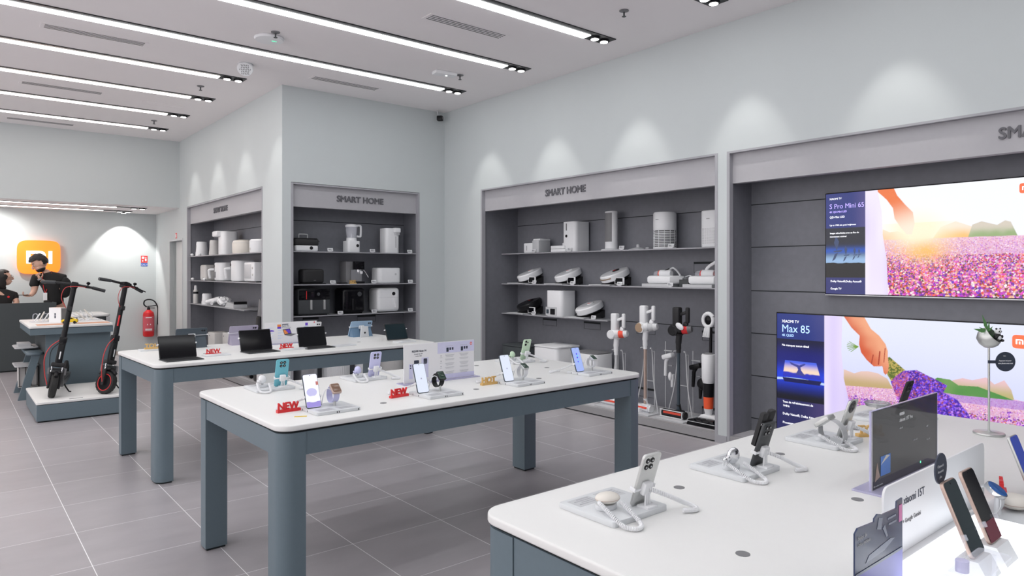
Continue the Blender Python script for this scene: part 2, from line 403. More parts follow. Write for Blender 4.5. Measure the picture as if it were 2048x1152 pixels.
for a in ((2.329, 6.255, 'ceiling sprinkler beside the round flat disc'), (2.32, 8.64, 'ceiling sprinkler between the first and second left light ends'), (2.327, 11.044, 'ceiling sprinkler near the farthest left light ends'),
          (4.434, 6.313, 'ceiling sprinkler next to the rectangular emergency light'), (4.406, 3.875, 'ceiling sprinkler nearest the camera, upper right')): sprinkler(*a)
t = thing('wifi_access_point', 'flat round white disc with green glints on the ceiling', 'access point', (2.337, 6.44, HC))
G().lathe([(.13, -.002), (.135, -.012), (.125, -.028), (.0, -.032)], n=40).build('cover', 'white', t)
g = G(); g.box(.02, -.02, -.0335, .05, -.005, -.031); g.box(.055, -.02, -.0335, .065, -.01, -.031); g.build('indicator', 'green_led', t, smooth=0)
t = thing('smoke_siren', 'round white ceiling sounder with a slotted grille face, tilted', 'ceiling sounder', (2.44, 7.42, HC))
G().lathe([(.075, 0), (.08, -.012), (.06, -.03), (.03, -.045)], n=30).build('base', 'light_grey', t)
b = G().lathe([(.078, 0), (.082, -.02), (.075, -.04), (0, -.043)], n=30).build('body', 'white', t, (0, 0, -.040), Vector((-.33, -.75, -.75)).to_track_quat('-Z', 'Y').to_euler())
g = G()
for k in range(-3, 4):
    for q in range(-2, 3):
        if k*k+q*q < 10: g.box(k*.017-.003, q*.024-.008, -.0445, k*.017+.003, q*.024+.008, -.042, rot=(0, 0, .5 if (k+q) % 2 else -.3))
g.build('grille', 'mid_grey', b, smooth=0)
t = thing('emergency_light', 'rectangular white emergency light box on the ceiling', 'emergency light', (4.24, 6.33, HC), -8)
G().box(-.13, -.055, -.035, .13, .055, 0, .006).build('housing', 'white', t); G().lathe([(.012, 0), (.010, -.008), (0, -.01)], (.02, 0, -.035), 14).build('lamp', 'white_emit', t)
t = thing('security_camera', 'small black security camera in the top wall corner', 'security camera', (5.20, 7.86, 3.62), 35)
G().box(-.035, -.03, -.035, .035, .05, .035, .014).build('body', 'black', t); G().cyl((0, -.03, 0), (0, -.036, 0), .018).build('lens', 'mid_grey', t); G().cyl((0, .03, .02), (.0, .05, .11), .010).build('bracket', 'light_grey', t)

# ================================================================= WALL UNITS (recessed shelving)
def wall_unit(label, loc, rz, W, D, shelves, seams, flaps, signx, H=2.59, vz=2.31, shelf_front=.04, plinth=True):
    t = thing('shelving_unit', label, 'wall shelving', loc, rz)
    g = G(); b = .028; bt = .018
    g.box(0, -.004, 0, b, .05, H); g.box(W-b, -.004, 0, W, .05, H); g.box(b, -.004, H-bt, W-b, .06, H); g.build('frame', 'frame_metal', t, smooth=0)
    g = G(); g.box(0, .05, 0, .012, D, H); g.box(W-.012, .05, 0, W, D, H); g.box(.012, .05, H-.012, W-.012, D, H)
    g.build('side_panel', 'panel', t, smooth=0)
    G().box(.012, D, 0, W-.012, D+.015, H-.012).build('back_panel', 'panel', t, smooth=0)
    for z in seams: G().box(.012, D-.0015, z-.004, W-.012, D+.001, z+.004).build('panel_joint', 'gap', t, smooth=0)
    v = G().box(b, .045, vz, W-b, .12, H-bt).build('valance', 'valance', t, smooth=0)
    G().text('SMART HOME', .105, (signx, .045, vz+.095), ext=.009, bold=.0032, sx=1.0).build('lettering', 'lettering', v, smooth=0)
    for (x0, x1, y0, z) in shelves: 
        s = G().box(x0, y0, z-.006, x1, D, z).build('shelf', 'shelf_metal', t, smooth=0)
        G().box(x0, y0-.001, z-.011, x1, y0+.002, z+.001).build('shelf_lip', 'frame_metal', s, smooth=0)
    if plinth:
        p = G().box(.029, -.001, .012, W-.029, .06, .078).build('plinth', 'plinth', t, smooth=0)
        G().box(.012, .06, .05, W-.012, D, .076).build('plinth_top', 'plinth_top', p, smooth=0)
        G().box(.029, .01, 0, W-.029, .05, .013).build('plinth_gap', 'gap', p, smooth=0)
    for (x, z, fw, fh) in flaps:
        g = G(); y = D-.002; e = .003
        g.box(x, y, z-e, x+fw, D+.001, z); g.box(x, y, z-fh, x+fw, D+.001, z-fh+e); g.box(x, y, z-fh, x+e, D+.001, z); g.box(x+fw-e, y, z-fh, x+fw, D+.001, z)
        g.prism(rrect(x, z-.022, x+fw, z, .006, corners=(1, 1, 0, 0)), D-.004, D+.001, 'y'); g.build('cable_flap', 'gap', t, smooth=0)
    return t
def r1(y): return R1[0]-y
wall_unit('wide recessed grey shelving bay with robot vacuums and standing vacuum cleaners', (XR, R1[0], 0), -90, R1[0]-R1[1], .61,
    [(.012, R1[0]-R1[1]-.05, .33, 1.765), (.012, R1[0]-R1[1]-.05, .33, 1.372), (.012, r1(5.22), .33, .985)], [2.14, .966], [(r1(6.60), .93, .26, .09), (r1(5.86), .93, .27, .09), (r1(5.04), .93, .26, .09), (r1(4.18), .93, .26, .10), (r1(5.04), .25, .26, .10), (r1(4.18), .16, .26, .10), (r1(4.28), 1.63, .28, .11)], 1.19)
W2 = R2[0]-R2[1]
wall_unit('wide recessed grey bay holding the two televisions', (XR, R2[0], 0), -90, W2, .37, [], [2.14, 1.752, 1.355, .967, .58, .19], [], 2.02)
wall_unit('recessed grey shelving bay facing the camera with blender and air fryers', (CX[0], YC, 0), 0, CX[1]-CX[0], .40,
    [(.03, 1.76, .03, 1.775), (.03, 1.76, .03, 1.374), (.03, 1.76, .03, .992)], [2.172, .95], [(.31, .945, .21, .09), (1.06, .945, .27, .09)], .60, shelf_front=.03)
wall_unit('recessed grey shelving bay on the far left with white kitchen appliances', (XL, LY[0], 0), -90, LY[0]-LY[1], .42,
    [(.03, 3.44, .03, 1.78), (.03, 3.44, .03, 1.386), (.03, 2.72, .03, 1.012)], [2.172, .95], [(2.2, .90, .26, .10)], 1.32)
g = G(); g.box(XR-.01, 3.49, 0, XR+.36, 3.50, .02)

# ================================================================= TABLES
def table(label, loc, rz, W=2.455, D=1.2, grom=()):
    t = thing('display_table', label, 'display table', loc, rz, 'slate grey display tables with white tops'); r = .075; lw = .115; ld = .14
    G().prism(rrect(0, 0, W, D, r, 8), .834, .86, bev=.006, seg=3).build('tabletop', 'white_top', t)
    G().prism(rrect(.016, .016, W-.016, D-.016, r-.01, 8), .824, .834).build('shadow_gap', 'gap', t)
    o = .008
    for i, (sx, sy) in enumerate(((0, 0), (1, 0), (1, 1), (0, 1))):
        x0, x1 = (o, o+lw) if not sx else (W-o-lw, W-o); y0, y1 = (o, o+ld) if not sy else (D-o-ld, D-o)
        c = [0, 0, 0, 0]; c[i] = 1
        l = G().prism(rrect(x0, y0, x1, y1, r-.01, 8, c), .012, .824).build('leg', 'slate', t)
        c2 = .008; G().prism(rrect(x0+c2, y0+c2, x1-c2, y1-c2, r-.02, 6, c), 0, .012).build('foot_pad', 'gap', l)
    for a in ((o+lw, o+.002, W-o-lw, o+.022), (o+lw, D-o-.022, W-o-lw, D-o-.002), (o+.002, o+ld, o+.022, D-o-ld), (W-o-.022, o+ld, W-o-.002, D-o-ld)):
        G().box(a[0]+.0015, a[1]+.0015, .722, a[2]-.0015, a[3]-.0015, .824).build('apron', 'slate', t, smooth=0)
    for x, y in grom: G().lathe([(.017, .8598), (.017, .8612), (.012, .8614)], (x, y, 0), 20).build('cable_grommet', 'mid_grey', t)
    return t
T1 = ((1.145, 5.40), 2.2); T2 = ((1.10, 2.91), 1.0); T3 = ((1.15, .355), 0)
table('middle display table with the phones, watches and the white compare board', (*T2[0], 0), T2[1], grom=((.46, .27), (.62, .20), (1.23, .22), (1.83, 1.0), (2.01, .72), (1.77, .28), (2.14, .60)))
table('far display table with the row of tablets', (*T1[0], 0), T1[1], grom=((.5, .5), (1.9, .5)))
table('nearest display table at the lower right with the dark acrylic sign', (*T3[0], 0), T3[1], grom=((.604, .963), (.308, .557), (1.213, .970), (.917, .561), (1.83, .97)))
TZ = .86

# ================================================================= PHONES, DOCKS, WATCHES
def lens_group(g, x, z, y, kind):
    if kind == 'quad':
        g.mi = 2; g.prism(rrect(x-.021, z-.021, x+.021, z+.021, .009), y, y+.0022, 'y', bev=.0006)
        for a in (-1, 1):
            for b in (-1, 1): g.mi = 3; g.prism(circ(x+a*.0098, z+b*.0098, .0076, n=18), y+.002, y+.0042, 'y'); g.mi = 4; g.prism(circ(x+a*.0098, z+b*.0098, .0028, n=12), y+.0042, y+.0048, 'y')
    elif kind == 'pair':
        for b in (-1, 1): g.mi = 3; g.prism(circ(x, z+b*.012, .0085, n=18), y, y+.003, 'y')
        g.prism(circ(x-.018, z+.004, .005, n=14), y, y+.002, 'y')
    elif kind == 'ring':
        g.mi = 2; g.prism(circ(x, z, .024, .026), y, y+.003, 'y', bev=.001)
        for a in (-1, 1):
            for b in (-1, 1): g.mi = 3; g.prism(circ(x+a*.009, z+b*.009, .006, n=16), y+.003, y+.004, 'y')
def phone(label, loc, rz, body, screen, cam='quad', tilt=20, w=.075, h=.16, isl=None, group=None, extras=None, lx=None):
    t = thing('smartphone', label, 'phone', loc, group=group, rot=(math.radians(-tilt), 0, math.radians(rz))); th = .0085
    isl = isl or body
    G().prism(rrect(-w/2, 0, w/2, h, .011, 6), -th/2, th/2, 'y', bev=.0022).build('body', body, t)
    G().prism(rrect(-w/2+.0025, .0025, w/2-.0025, h-.0025, .009, 6), -th/2-.0006, -th/2+.0004, 'y').build('screen', screen, t, smooth=0)
    g = G(); lens_group(g, w/2-.024 if lx is None else lx, h-.027, th/2-.0004, cam); g.build('camera_bump', [isl, isl, isl, 'black_gloss', 'steel'], t)
    G().prism(circ(0, h-.008, .0022, n=10), -th/2-.001, -th/2, 'y').build('front_camera', 'black', t, smooth=0)
    if extras: extras(t, w, h, -th/2-.0009)
    return t
def dock_base(t, cards=True, front=True):
    G().prism(rrect(-.112, -.105, .112, .105, .01, 4), 0, .016, bev=.002).build('base_plate', 'dock', t)
    for sx in (-1, 1):
        o = G().prism(rrect(sx*.052-.042, -.090, sx*.052+.042, -.035, .002, 2), .0155, .0164).build('info_card', 'light_grey', t, smooth=0)
        g = G()
        for k in range(4): g.box(sx*.052-.034, -.084+k*.011, .0163, sx*.052+(.030 if k % 2 else .012), -.080+k*.011, .0168)
        g.build('card_print', 'print_grey', o, smooth=0)
    g = G()
    for x in (-.014, -.004, .098): g.box(x, -.1058, .003, x+.004, -.1045, .011)
    for y in (.0, .055): g.box(-.1128, y, .003, -.1115, y+.004, .011)
    g.build('slot_mark', 'black', t, smooth=0)
def holder(t, x, y, m='light_grey', tilt=20, hz=.062):
    """bracket behind a phone that leans back at x, y (front of dock is -y)"""
    T = math.radians(-tilt); g = G(); g.at((x, y, .016), (T, 0, 0))
    g.box(-.017, .006, .040, .017, .024, .078, .005); g.box(-.042, .006, .052, .042, .012, .058, .001); g.box(-.044, -.008, .050, -.039, .011, .061, .001); g.box(.039, -.008, .050, .044, .011, .061, .001)
    g.T = Matrix.Identity(4)
    for k in (-.010, 0, .010): g.tube([(x+k, y+.035, .016), (x+k*.7, y+.036, .055), (x+k*.4, y+.026, .075)], .0028, 6)
    g.box(x-.022, y+.015, .015, x+.022, y+.055, .022, .002)
    g.build('phone_holder', 'white', t)
def cable(t, path, turns=26, R=.0048, r=.0024, tail=None, m='white'):
    g = G(); P = coil(path, R*1.05, int(turns*1.9), r, k=8); g.tube(P, r*1.12, 5)
    if tail: g.tube(spline(tail, 6), r*1.25, 8)
    g.build('coiled_cable', m, t)
DG = 'grey demo docks on the tables'
def dock(label, loc, rz, kind, ph=(-.05, .045), tilt=20):
    t = thing('display_dock', label, 'display dock', loc, rz, DG); dock_base(t); x, y = ph
    if ph: holder(t, x, y, tilt=tilt)
    if kind == 'watch':
        o = G(); o.cyl((.028, .005, .014), (.028, .005, .085), .007, .0055, 12); o.ell((.028, .0, .090), (.016, .012, .012), rot=(.5, 0, 0)); o.build('watch_post', 'acrylic' if rz == 0 else 'silver', t)
        cable(t, [(x, y+.03, .075), (x-.03, y+.06, .055), (x-.07, y+.13, .022), (x-.12, y+.15, .008), (x-.10, y+.18, .008), (x-.03, y+.16, .008)], 30, .004, .002)
        G().tube(spline([(.028, .01, .085), (0, .02, .10), (-.015, .03, .08), (-.02, .045, .03), (-.012, .06, .016)], 6), .0024, 6).build('watch_cord', 'white', t)
    else:
        cable(t, [(x+.01, y+.03, .072), (x-.05, y+.065, .045), (x-.105, y+.075, .018), (x-.125, y+.095, .008), (x-.11, y+.12, .007), (x-.07, y+.105, .009)], 34, .0045, .0022)
        cable(t, [(.078, .02, .040), (.090, .07, .026), (.098, .125, .010), (.080, .155, .007), (.050, .145, .008), (.034, .10, .022), (.022, .05, .036)], 30, .0042, .002)
        G().prism(circ(.045, .015, .034, .026), .016, .030, bev=.002).build('case_rest', 'dock', t)
    return t
def watch(label, loc, rz, case, face, strap, rect=True, tilt=50, s=1, group=None):
    """face tipped towards -y; strap loop hangs behind the face"""
    t = thing('smartwatch', label, 'watch', loc, group=group, rot=(0, 0, math.radians(rz))); T = math.radians(tilt)
    n = Vector((0, -math.sin(T), math.cos(T)))
    g = G(); g.at((0, 0, 0), (T, 0, 0)); w_, h_ = (.019*s, .023*s) if rect else (.023*s, .023*s)
    pts = rrect(-w_, -h_, w_, h_, .006*s if rect else w_*.99, 6); g.prism(pts, -.010*s, 0, bev=.002); g.build('case', case, t)
    g = G(); g.at((0, 0, 0), (T, 0, 0)); g.prism([(a*.88, b*.88) for a, b in pts], -.001, .0012, bev=.0005); g.build('face', face, t)
    g = G(); g.at((0, 0, 0), (T, 0, 0)); n_ = 24; vs = []; fs = []; ry, rz_ = .029*s, .033*s
    for i in range(n_+1):
        a = math.radians(38 + 284*i/n_); ww = (.0125 if i < n_ else .011)*s
        for k_ in (1, 1+.0024/rz_): yy, zz = ry*k_*math.sin(a), -.038*s+rz_*k_*math.cos(a); vs += [(-ww, yy, zz), (ww, yy, zz)]
    for i in range(n_):
        a, b = i*4, i*4+4; fs += [(a, a+1, b+1, b), (a+2, b+2, b+3, a+3), (a, b, b+2, a+2), (a+1, a+3, b+3, b+1)]
    fs += [(0, 2, 3, 1), (n_*4, n_*4+1, n_*4+3, n_*4+2)]
    g.add(vs, fs); g.build('strap', strap, t)
    return t
def earbuds(label, loc, rz, m, kind='open'):
    t = thing('earbud_case', label, 'earbuds', loc, rz)
    if kind == 'pebble':
        G().ell((0, 0, .014), (.037, .030, .015), 28, 14).build('shell', m, t); G().lathe([(.0372, 0), (.0375, .0006), (.0372, .0012)], (0, 0, .0125), 30, 1, .81).build('seam', 'rose', t)
    elif kind == 'upright':
        G().ell((0, 0, .030), (.026, .014, .028), 28, 14, (.1, 0, 0)).build('shell', m, t)
        g = G()
        for k in (0, 1): g.ell((-.040+k*.014, -.004, .022+k*.004), (.008, .007, .008)); g.cyl((-.040+k*.014, -.004, .020), (-.040+k*.014, .002, 0), .0028, .0024, 10)
        g.build('earbud', m, t); g = G(); g.cyl((.0, .002, -.01), (0, .002, .008), .006, .008, 12); g.build('stand', 'light_grey', t)
    else:
        G().ell((0, 0, .026), (.024, .017, .024), 24, 14, (-.4, 0, 0)).build('shell', m, t)
        g = G()
        for k in (0, 1): g.ell((-.027, -.006+k*.012, .018), (.006, .006, .007)); g.cyl((-.027, -.006+k*.012, .016), (-.03, -.006+k*.012, .001), .0025, .002, 8)
        g.build('earbud', m, t); g = G(); g.cyl((.0, .0, -.005), (0, .0, .008), .006, .008, 12); g.build('stand', 'light_grey', t)
    return t
def ex_icons(cols):
    def f(t, w, h, y):
        g = G()
        for k, (x, z, r) in enumerate(cols): g.mi = k % 2; g.prism(circ(x, z, r, n=14), y-.0004, y, 'y')
        g.build('screen_icon', ['icon_blue', 'icon_cyan'], t, smooth=0)
    return f
def ex_paper(t, w, h, y):
    g = G(); g.box(-w/2+.003, y-.0003, .003, w/2-.003, y, .030); g.mi = 1; g.prism(circ(0, .042, .030, .016), y-.0006, y-.0001, 'y')
    g.mi = 2; g.prism(circ(-.002, .075, .026, .020), y-.0004, y-.0001, 'y'); g.mi = 3; g.box(w/2-.014, y-.0008, .108, w/2-.002, y, .125); g.build('wallpaper', ['screen_violet', 'screen_paper', 'screen_pale', 'screen_red'], t, smooth=0)
def ex_dot(t, w, h, y):
    g = G(); g.prism(circ(0, .078, .005, n=16), y-.0004, y, 'y'); g.mi = 1; g.prism(circ(.0005, .078, .003, n=16), y-.0007, y, 'y'); g.build('loading_mark', ['screen_pale', 'print_grey'], t, smooth=0)
# middle table, front row (screens face the camera side)
fy = 3.14
D_ = [(1.432, fy, 'front'), (2.055, fy+.01, ''), (2.655, fy+.015, ''), (3.265, fy+.03, '')]
dock('demo dock at the near left corner of the middle table, with a lilac watch', (1.432, 3.135, TZ), 1, 'watch', (-.075, .01))
phone('lit phone with lilac wallpaper and a red app tile, left on the middle table', (1.357, 3.145, TZ+.017), 1, 'slate_blue', 'screen_paper', extras=ex_paper, w=.076, h=.165)
watch('square watch with a brown face and lilac strap on the middle table', (1.460, 3.125, TZ+.105), 1, 'rose', 'watch_brown', 'lilac', tilt=42, s=1.25)
dock('demo dock in front of the white compare board, with a black watch', (2.055, 3.15, TZ), 1, 'watch', (-.075, .01))
phone('phone with a plain bright screen standing in front of the white compare board', (1.980, 3.16, TZ+.017), 1, 'slate_blue', 'screen_white', extras=ex_dot, w=.074, h=.162)
watch('black square watch in front of the compare board', (2.083, 3.14, TZ+.105), 1, 'black', 'watch_green', 'black', tilt=48, s=1.2)
dock('demo dock beside the gold HOT sign on the middle table', (2.655, 3.155, TZ), 1, 'watch', (-.075, .01))
phone('phone with a plain bright screen beside the gold HOT sign on the middle table', (2.580, 3.165, TZ+.017), 1, 'slate_blue', 'screen_white', extras=ex_dot, w=.074, h=.162)
watch('watch with dark green face and pale strap, third along the front of the middle table', (2.683, 3.145, TZ+.105), 1, 'silver', 'watch_green', 'white', tilt=30, s=1.15)
dock('demo dock at the right end of the middle table near the vacuum cleaners', (3.265, 3.17, TZ), 1, 'watch', (-.075, .01))
phone('phone with blue icons on its screen at the right end of the middle table', (3.190, 3.18, TZ+.017), 1, 'slate_blue', 'screen_blue', w=.074, h=.162, extras=ex_icons([(0, .118, .006), (.004, .105, .005), (0, .094, .006), (.004, .080, .004), (-.002, .066, .005), (.004, .055, .003)]))
watch('watch with black face and pale strap at the right end of the middle table', (3.293, 3.16, TZ+.105), 1, 'silver', 'watch_green', 'white', tilt=30, s=1.05)
# middle table, back row (turned away)
dock('demo dock at the back left of the middle table under the teal phone', (1.425, 3.92, TZ), 181, 'buds', (-.045, .045))
phone('teal phone seen from behind with four lenses, middle table back left', (1.470, 3.875, TZ+.017), 181, 'teal', 'black_gloss', isl='teal', tilt=14, lx=.0)
earbuds('white earbud case on a stand beside the teal phone', (1.375, 3.895, TZ+.036), 20, 'white_gloss')
dock('demo dock at the back of the middle table under the lilac phone', (2.01, 3.91, TZ), 181, 'buds', (-.045, .045))
phone('lilac phone seen from behind with four lenses, middle table back', (2.055, 3.865, TZ+.017), 181, 'lilac', 'black_gloss', tilt=14, lx=0.0)
earbuds('lilac earbud case on a stand beside the lilac phone', (1.96, 3.885, TZ+.036), 20, 'lilac')
dock('demo dock at the back right of the middle table under the mint green phone', (3.255, 3.925, TZ), 181, 'buds', (-.045, .045))
phone('mint green phone seen from behind with two lenses, middle table back right', (3.300, 3.88, TZ+.017), 181, 'mint', 'black_gloss', 'pair', tilt=16, lx=.014)
earbuds('pale mint earbud case beside the mint green phone', (3.21, 3.90, TZ+.036), 20, 'mint')
# nearest table, back row
dock('demo dock nearest the camera with a silver phone and cream earbud case', (1.452, 1.318, TZ), 180, 'buds', (-.052, .045), 18)
phone('silver phone seen from behind with four round lenses on the nearest table', (1.504, 1.268, TZ+.017), 180, 'silver', 'black_gloss', tilt=18, lx=.012)
earbuds('cream pebble shaped earbud case on the nearest dock', (1.410, 1.300, TZ+.031), -8, 'cream', 'pebble')
dock('demo dock with a black phone and chrome earbud case on the nearest table', (2.06, 1.320, TZ), 180, 'buds', (-.055, .045), 18)
phone('black phone seen from behind with a square camera block on the nearest table', (2.115, 1.272, TZ+.017), 180, 'dark_grey', 'black_gloss', tilt=18, lx=.008)
t = thing('flip_phone', 'second black handset standing open behind the black phone', 'phone', (2.115, 1.272-.031, TZ+.017+.095), rot=(math.radians(-18), 0, math.radians(180)))
g = G(); g.prism(rrect(-.037, -.03, -.006, .095, .006), -.022, -.008, 'y', bev=.001); g.prism(rrect(.006, -.03, .037, .090, .006), -.022, -.008, 'y', bev=.001); g.build('body', 'black_matte', t)
G().cyl((.008, -.010, .052), (.036, -.010, .052), .004).build('hinge', 'chrome', t)
earbuds('chrome earbud case with two silver buds beside it on the nearest table', (2.005, 1.290, TZ+.032), -12, 'chrome', 'upright')
dock('demo dock with an open watch loop, left of the dark acrylic sign', (2.675, 1.315, TZ), 180, 'buds', (-.060, .045), 18)
phone('silver phone with a large round camera seen from behind, left of the dark acrylic sign', (2.735, 1.275, TZ+.017), 180, 'silver', 'black_gloss', 'ring', tilt=18, isl='dark_grey', lx=.006)
watch('silver watch with a wide empty pale strap loop, left of the dark acrylic sign', (2.64, 1.30, TZ+.095), 180, 'silver', 'light_grey', 'light_grey', tilt=38, s=1.55)
dock('demo dock partly hidden behind the dark acrylic sign', (3.28, 1.345, TZ), 180, 'buds', (-.060, .045), 18)
phone('dark phone standing behind the dark acrylic sign', (3.34, 1.30, TZ+.017), 180, 'black_matte', 'black_gloss', 'ring', tilt=18, isl='black', lx=.006, h=.17)
t = thing('headphones', 'dark metal headband lying on the dock behind the acrylic sign', 'headphones', (3.22, 1.34, TZ+.02), 10)
for k in range(3): G().tube(arc((0, 0, .05+.006*k), .045+.003*k, 0, 360, 20, 'xy')[:-1], .0028, 6, closed=True).build('band', 'steel', t)
G().cyl((0, 0, 0), (0, 0, .05), .005).build('post', 'steel', t)

# NEW / HOT signs
def word_sign(word, label, loc, rz, m, w=.108, h=.036):
    t = thing('letter_sign', label, 'small sign', loc, rz, 'little standing word signs')
    G().box(-w/2-.004, -.014, 0, w/2+.004, .010, .013, .001).build('base', m, t, smooth=0)
    sz = .0475; vs, _ = text_mesh(word, sz, .004, .0016); wd = max(v.x for v in vs)
    G().text(word, sz, (-w/2, .0, .012), ext=.004, bold=.0016, sx=w/wd).build('letters', m, t, smooth=0)
word_sign('NEW', 'red NEW sign nearest the left corner of the middle table', (1.262, 3.222, TZ), 3, 'red')
word_sign('NEW', 'red NEW sign in front of the white compare board', (1.865, 3.222, TZ), 8, 'red')
word_sign('HOT', 'gold HOT sign on the middle table', (2.482, 3.238, TZ), 2, 'gold')
word_sign('NEW', 'red NEW sign between the first two tablets on the far table', (1.660, 5.822, TZ), 0, 'red')
word_sign('NEW', 'red NEW sign between the second and third tablets on the far table', (2.275, 5.852, TZ), 6, 'red', .115)
word_sign('HOT', 'gold HOT sign seen from behind at the left end of the far table', (1.345, 6.46, TZ+.012), 180, 'gold')
word_sign('HOT', 'small gold HOT sign in front of the espresso machine', (3.975, 8.015, 1.776), 0, 'gold', .085) if False else word_sign('HOT', 'small gold HOT sign in front of the espresso machine', (3.975, 8.02, 1.375), 0, 'gold', .085)
word_sign('HOT', 'gold HOT sign seen edge on behind the dark acrylic sign on the nearest table', (2.90, 1.235, TZ), 150, 'gold')
tag(G().box(-.028, -.010, 0, .028, .010, .0008, rot=(0, 0, -.4)).build('paper_sticker', 'yellow', loc=(1.262, 3.075, TZ), smooth=0), 'tiny yellow and orange printed sticker by the near red NEW sign', 'sticker')
for i, (x, y, rz, l) in enumerate(((1.66, 5.74, 0, 'thin grey tablet dock plate in front of the first red NEW sign'), (2.31, 5.765, 4, 'thin grey tablet dock plate in front of the second red NEW sign'), (2.77, 5.76, 4, 'thin grey tablet dock plate right of the third tablet'), (3.36, 5.70, 4, 'thin grey tablet dock plate under the last dark tablet'))):
    t = thing('tablet_dock', l, 'dock plate', (x, y, TZ), rz, 'thin dock plates on the far table')
    G().prism(rrect(-.10, -.055, .10, .055, .012), 0, .009, bev=.001).build('base_plate', 'dock', t)
    G().box(-.03, -.035, .0088, .05, .0, .0096).build('info_card', 'light_grey', t, smooth=0)
t = thing('tablet_dock', 'thin dock plate under the reversed gold HOT sign', 'dock plate', (1.345, 6.46, TZ), 0, 'thin dock plates on the far table')
G().prism(rrect(-.10, -.055, .10, .055, .012), 0, .0118, bev=.001).build('base_plate', 'dock', t)

# tablets on the far table
def tablet(label, loc, rz, front='black_gloss', kb=True, back='slate_blue', tilt=17, w=.27, h=.178, cams=True):
    t = thing('tablet', label, 'tablet', loc, rz); T = math.radians(-tilt)
    g = G(); g.at((0, .03, .007), (T, 0, 0)); g.prism(rrect(-w/2, 0, w/2, h, .010), -.004, .004, 'y', bev=.001); b = g.build('body', 'black_matte' if kb else back, t)
    g = G(); g.at((0, .03, .007), (T, 0, 0)); g.prism(rrect(-w/2+.006, .006, w/2-.006, h-.006, .006), -.0046, -.003, 'y'); g.build('screen', front, t, smooth=0)
    if kb:
        G().prism(rrect(-w/2, -.135, w/2, .055, .008), 0, .007, bev=.001).build('keyboard', 'dark_grey', t)
        g = G()
        for r in range(5):
            for c in range(13): g.box(-w/2+.012+c*.0195, -.118+r*.023, .007, -w/2+.028+c*.0195, -.100+r*.023, .0082)
        g.build('key_caps', 'black_matte', t, smooth=0)
    g = G(); yb = .03+.09*math.sin(-T)
    g.at((0, .03, .007), (T, 0, 0)); g.box(-.03, .005, h*.52, .03, .024, h*.74, .006); g.box(-w/2-.010, -.008, h*.60, -w/2+.002, .008, h*.66, .002); g.box(w/2-.002, -.008, h*.60, w/2+.010, .008, h*.66, .002); g.box(-w/2, .004, h*.62, w/2, .007, h*.635)
    g.build('clamp', 'white', t)
    g = G(); g.tube(spline([(.0, .10, .11), (.03, .13, .08), (.035, .13, .03), (.0, .12, .004)], 6), .0035, 8); g.build('cord', 'white', t)
    g = G(); g.at((0, .03, .007), (T, 0, 0))
    if cams:
        g.mi = 0; g.prism(rrect(-w/2+.012, h-.035, -w/2+.055, h-.012, .006), .0036, .006, 'y'); g.mi = 1
        for k in (0, 1): g.prism(circ(-w/2+.024+k*.019, h-.0235, .0075, n=14), .006, .0075, 'y')
    g.build('camera_bump', [back, 'black_gloss'], t)
    return t
def back_tablet(label, x, y, rz, back, flap, w=.26, h=.175, tilt=20):
    t = tablet(label, (x, y, TZ), rz, 'black_gloss', False, back, tilt, w, h)
    g = G(); g.at((0, .03, .007), (math.radians(-tilt), 0, 0)); g.box(-w/2+.002, .004, 0, w/2-.002, .007, h*.62, .001); g.build('cover', flap, t)
    for a_ in (-w/2+.01, w/2-.10): G().prism([(.045, 0), (.12, 0), (.062, .10)], a_, a_+.09, 'x').build('cover_stand', flap, t, smooth=0)
tablet('black tablet with keyboard at the left end of the far table', (1.372, 5.665, TZ), 4)
tablet('black tablet with keyboard, second from the left on the far table', (2.015, 5.80, TZ), 4)
tablet('black tablet with keyboard just left of the thin dock plate, third on the far table', (2.51, 5.80, TZ), 4, w=.265)
tablet('dark tablet with a faint blue picture, last at the right of the far table', (3.40, 5.86, TZ), 4, 'screen_teal', False, 'black_matte', 24, .24, .165)
back_tablet('slate grey tablet seen from behind at the back left of the far table', 1.655, 6.53, 182, 'slate_blue', 'slate_blue')
back_tablet('purple grey tablet seen from behind at the back of the far table', 2.105, 6.53, 182, 'purple_grey', 'purple_grey')
back_tablet('white tablet with two lenses half hidden behind the white tablet advert', 2.74, 6.56, 182, 'white_tab', 'white_tab')
back_tablet('light blue tablet seen from behind in a white stand, far table right', 3.30, 6.56, 184, 'sky_blue', 'sky_blue_dark', .25, .165, 24)
t = thing('tablet_easel', 'pale tapered stand behind the light blue tablet', 'stand', (3.30, 6.395, TZ), 4)
G().prism([(-.05, 0), (.05, 0), (.038, .11), (-.038, .11)], -.008, .008, 'y', bev=.002).build('support', 'dock', t)
G().prism(circ(0, .045, .010), -.0095, -.007, 'y').build('socket', 'black', t)

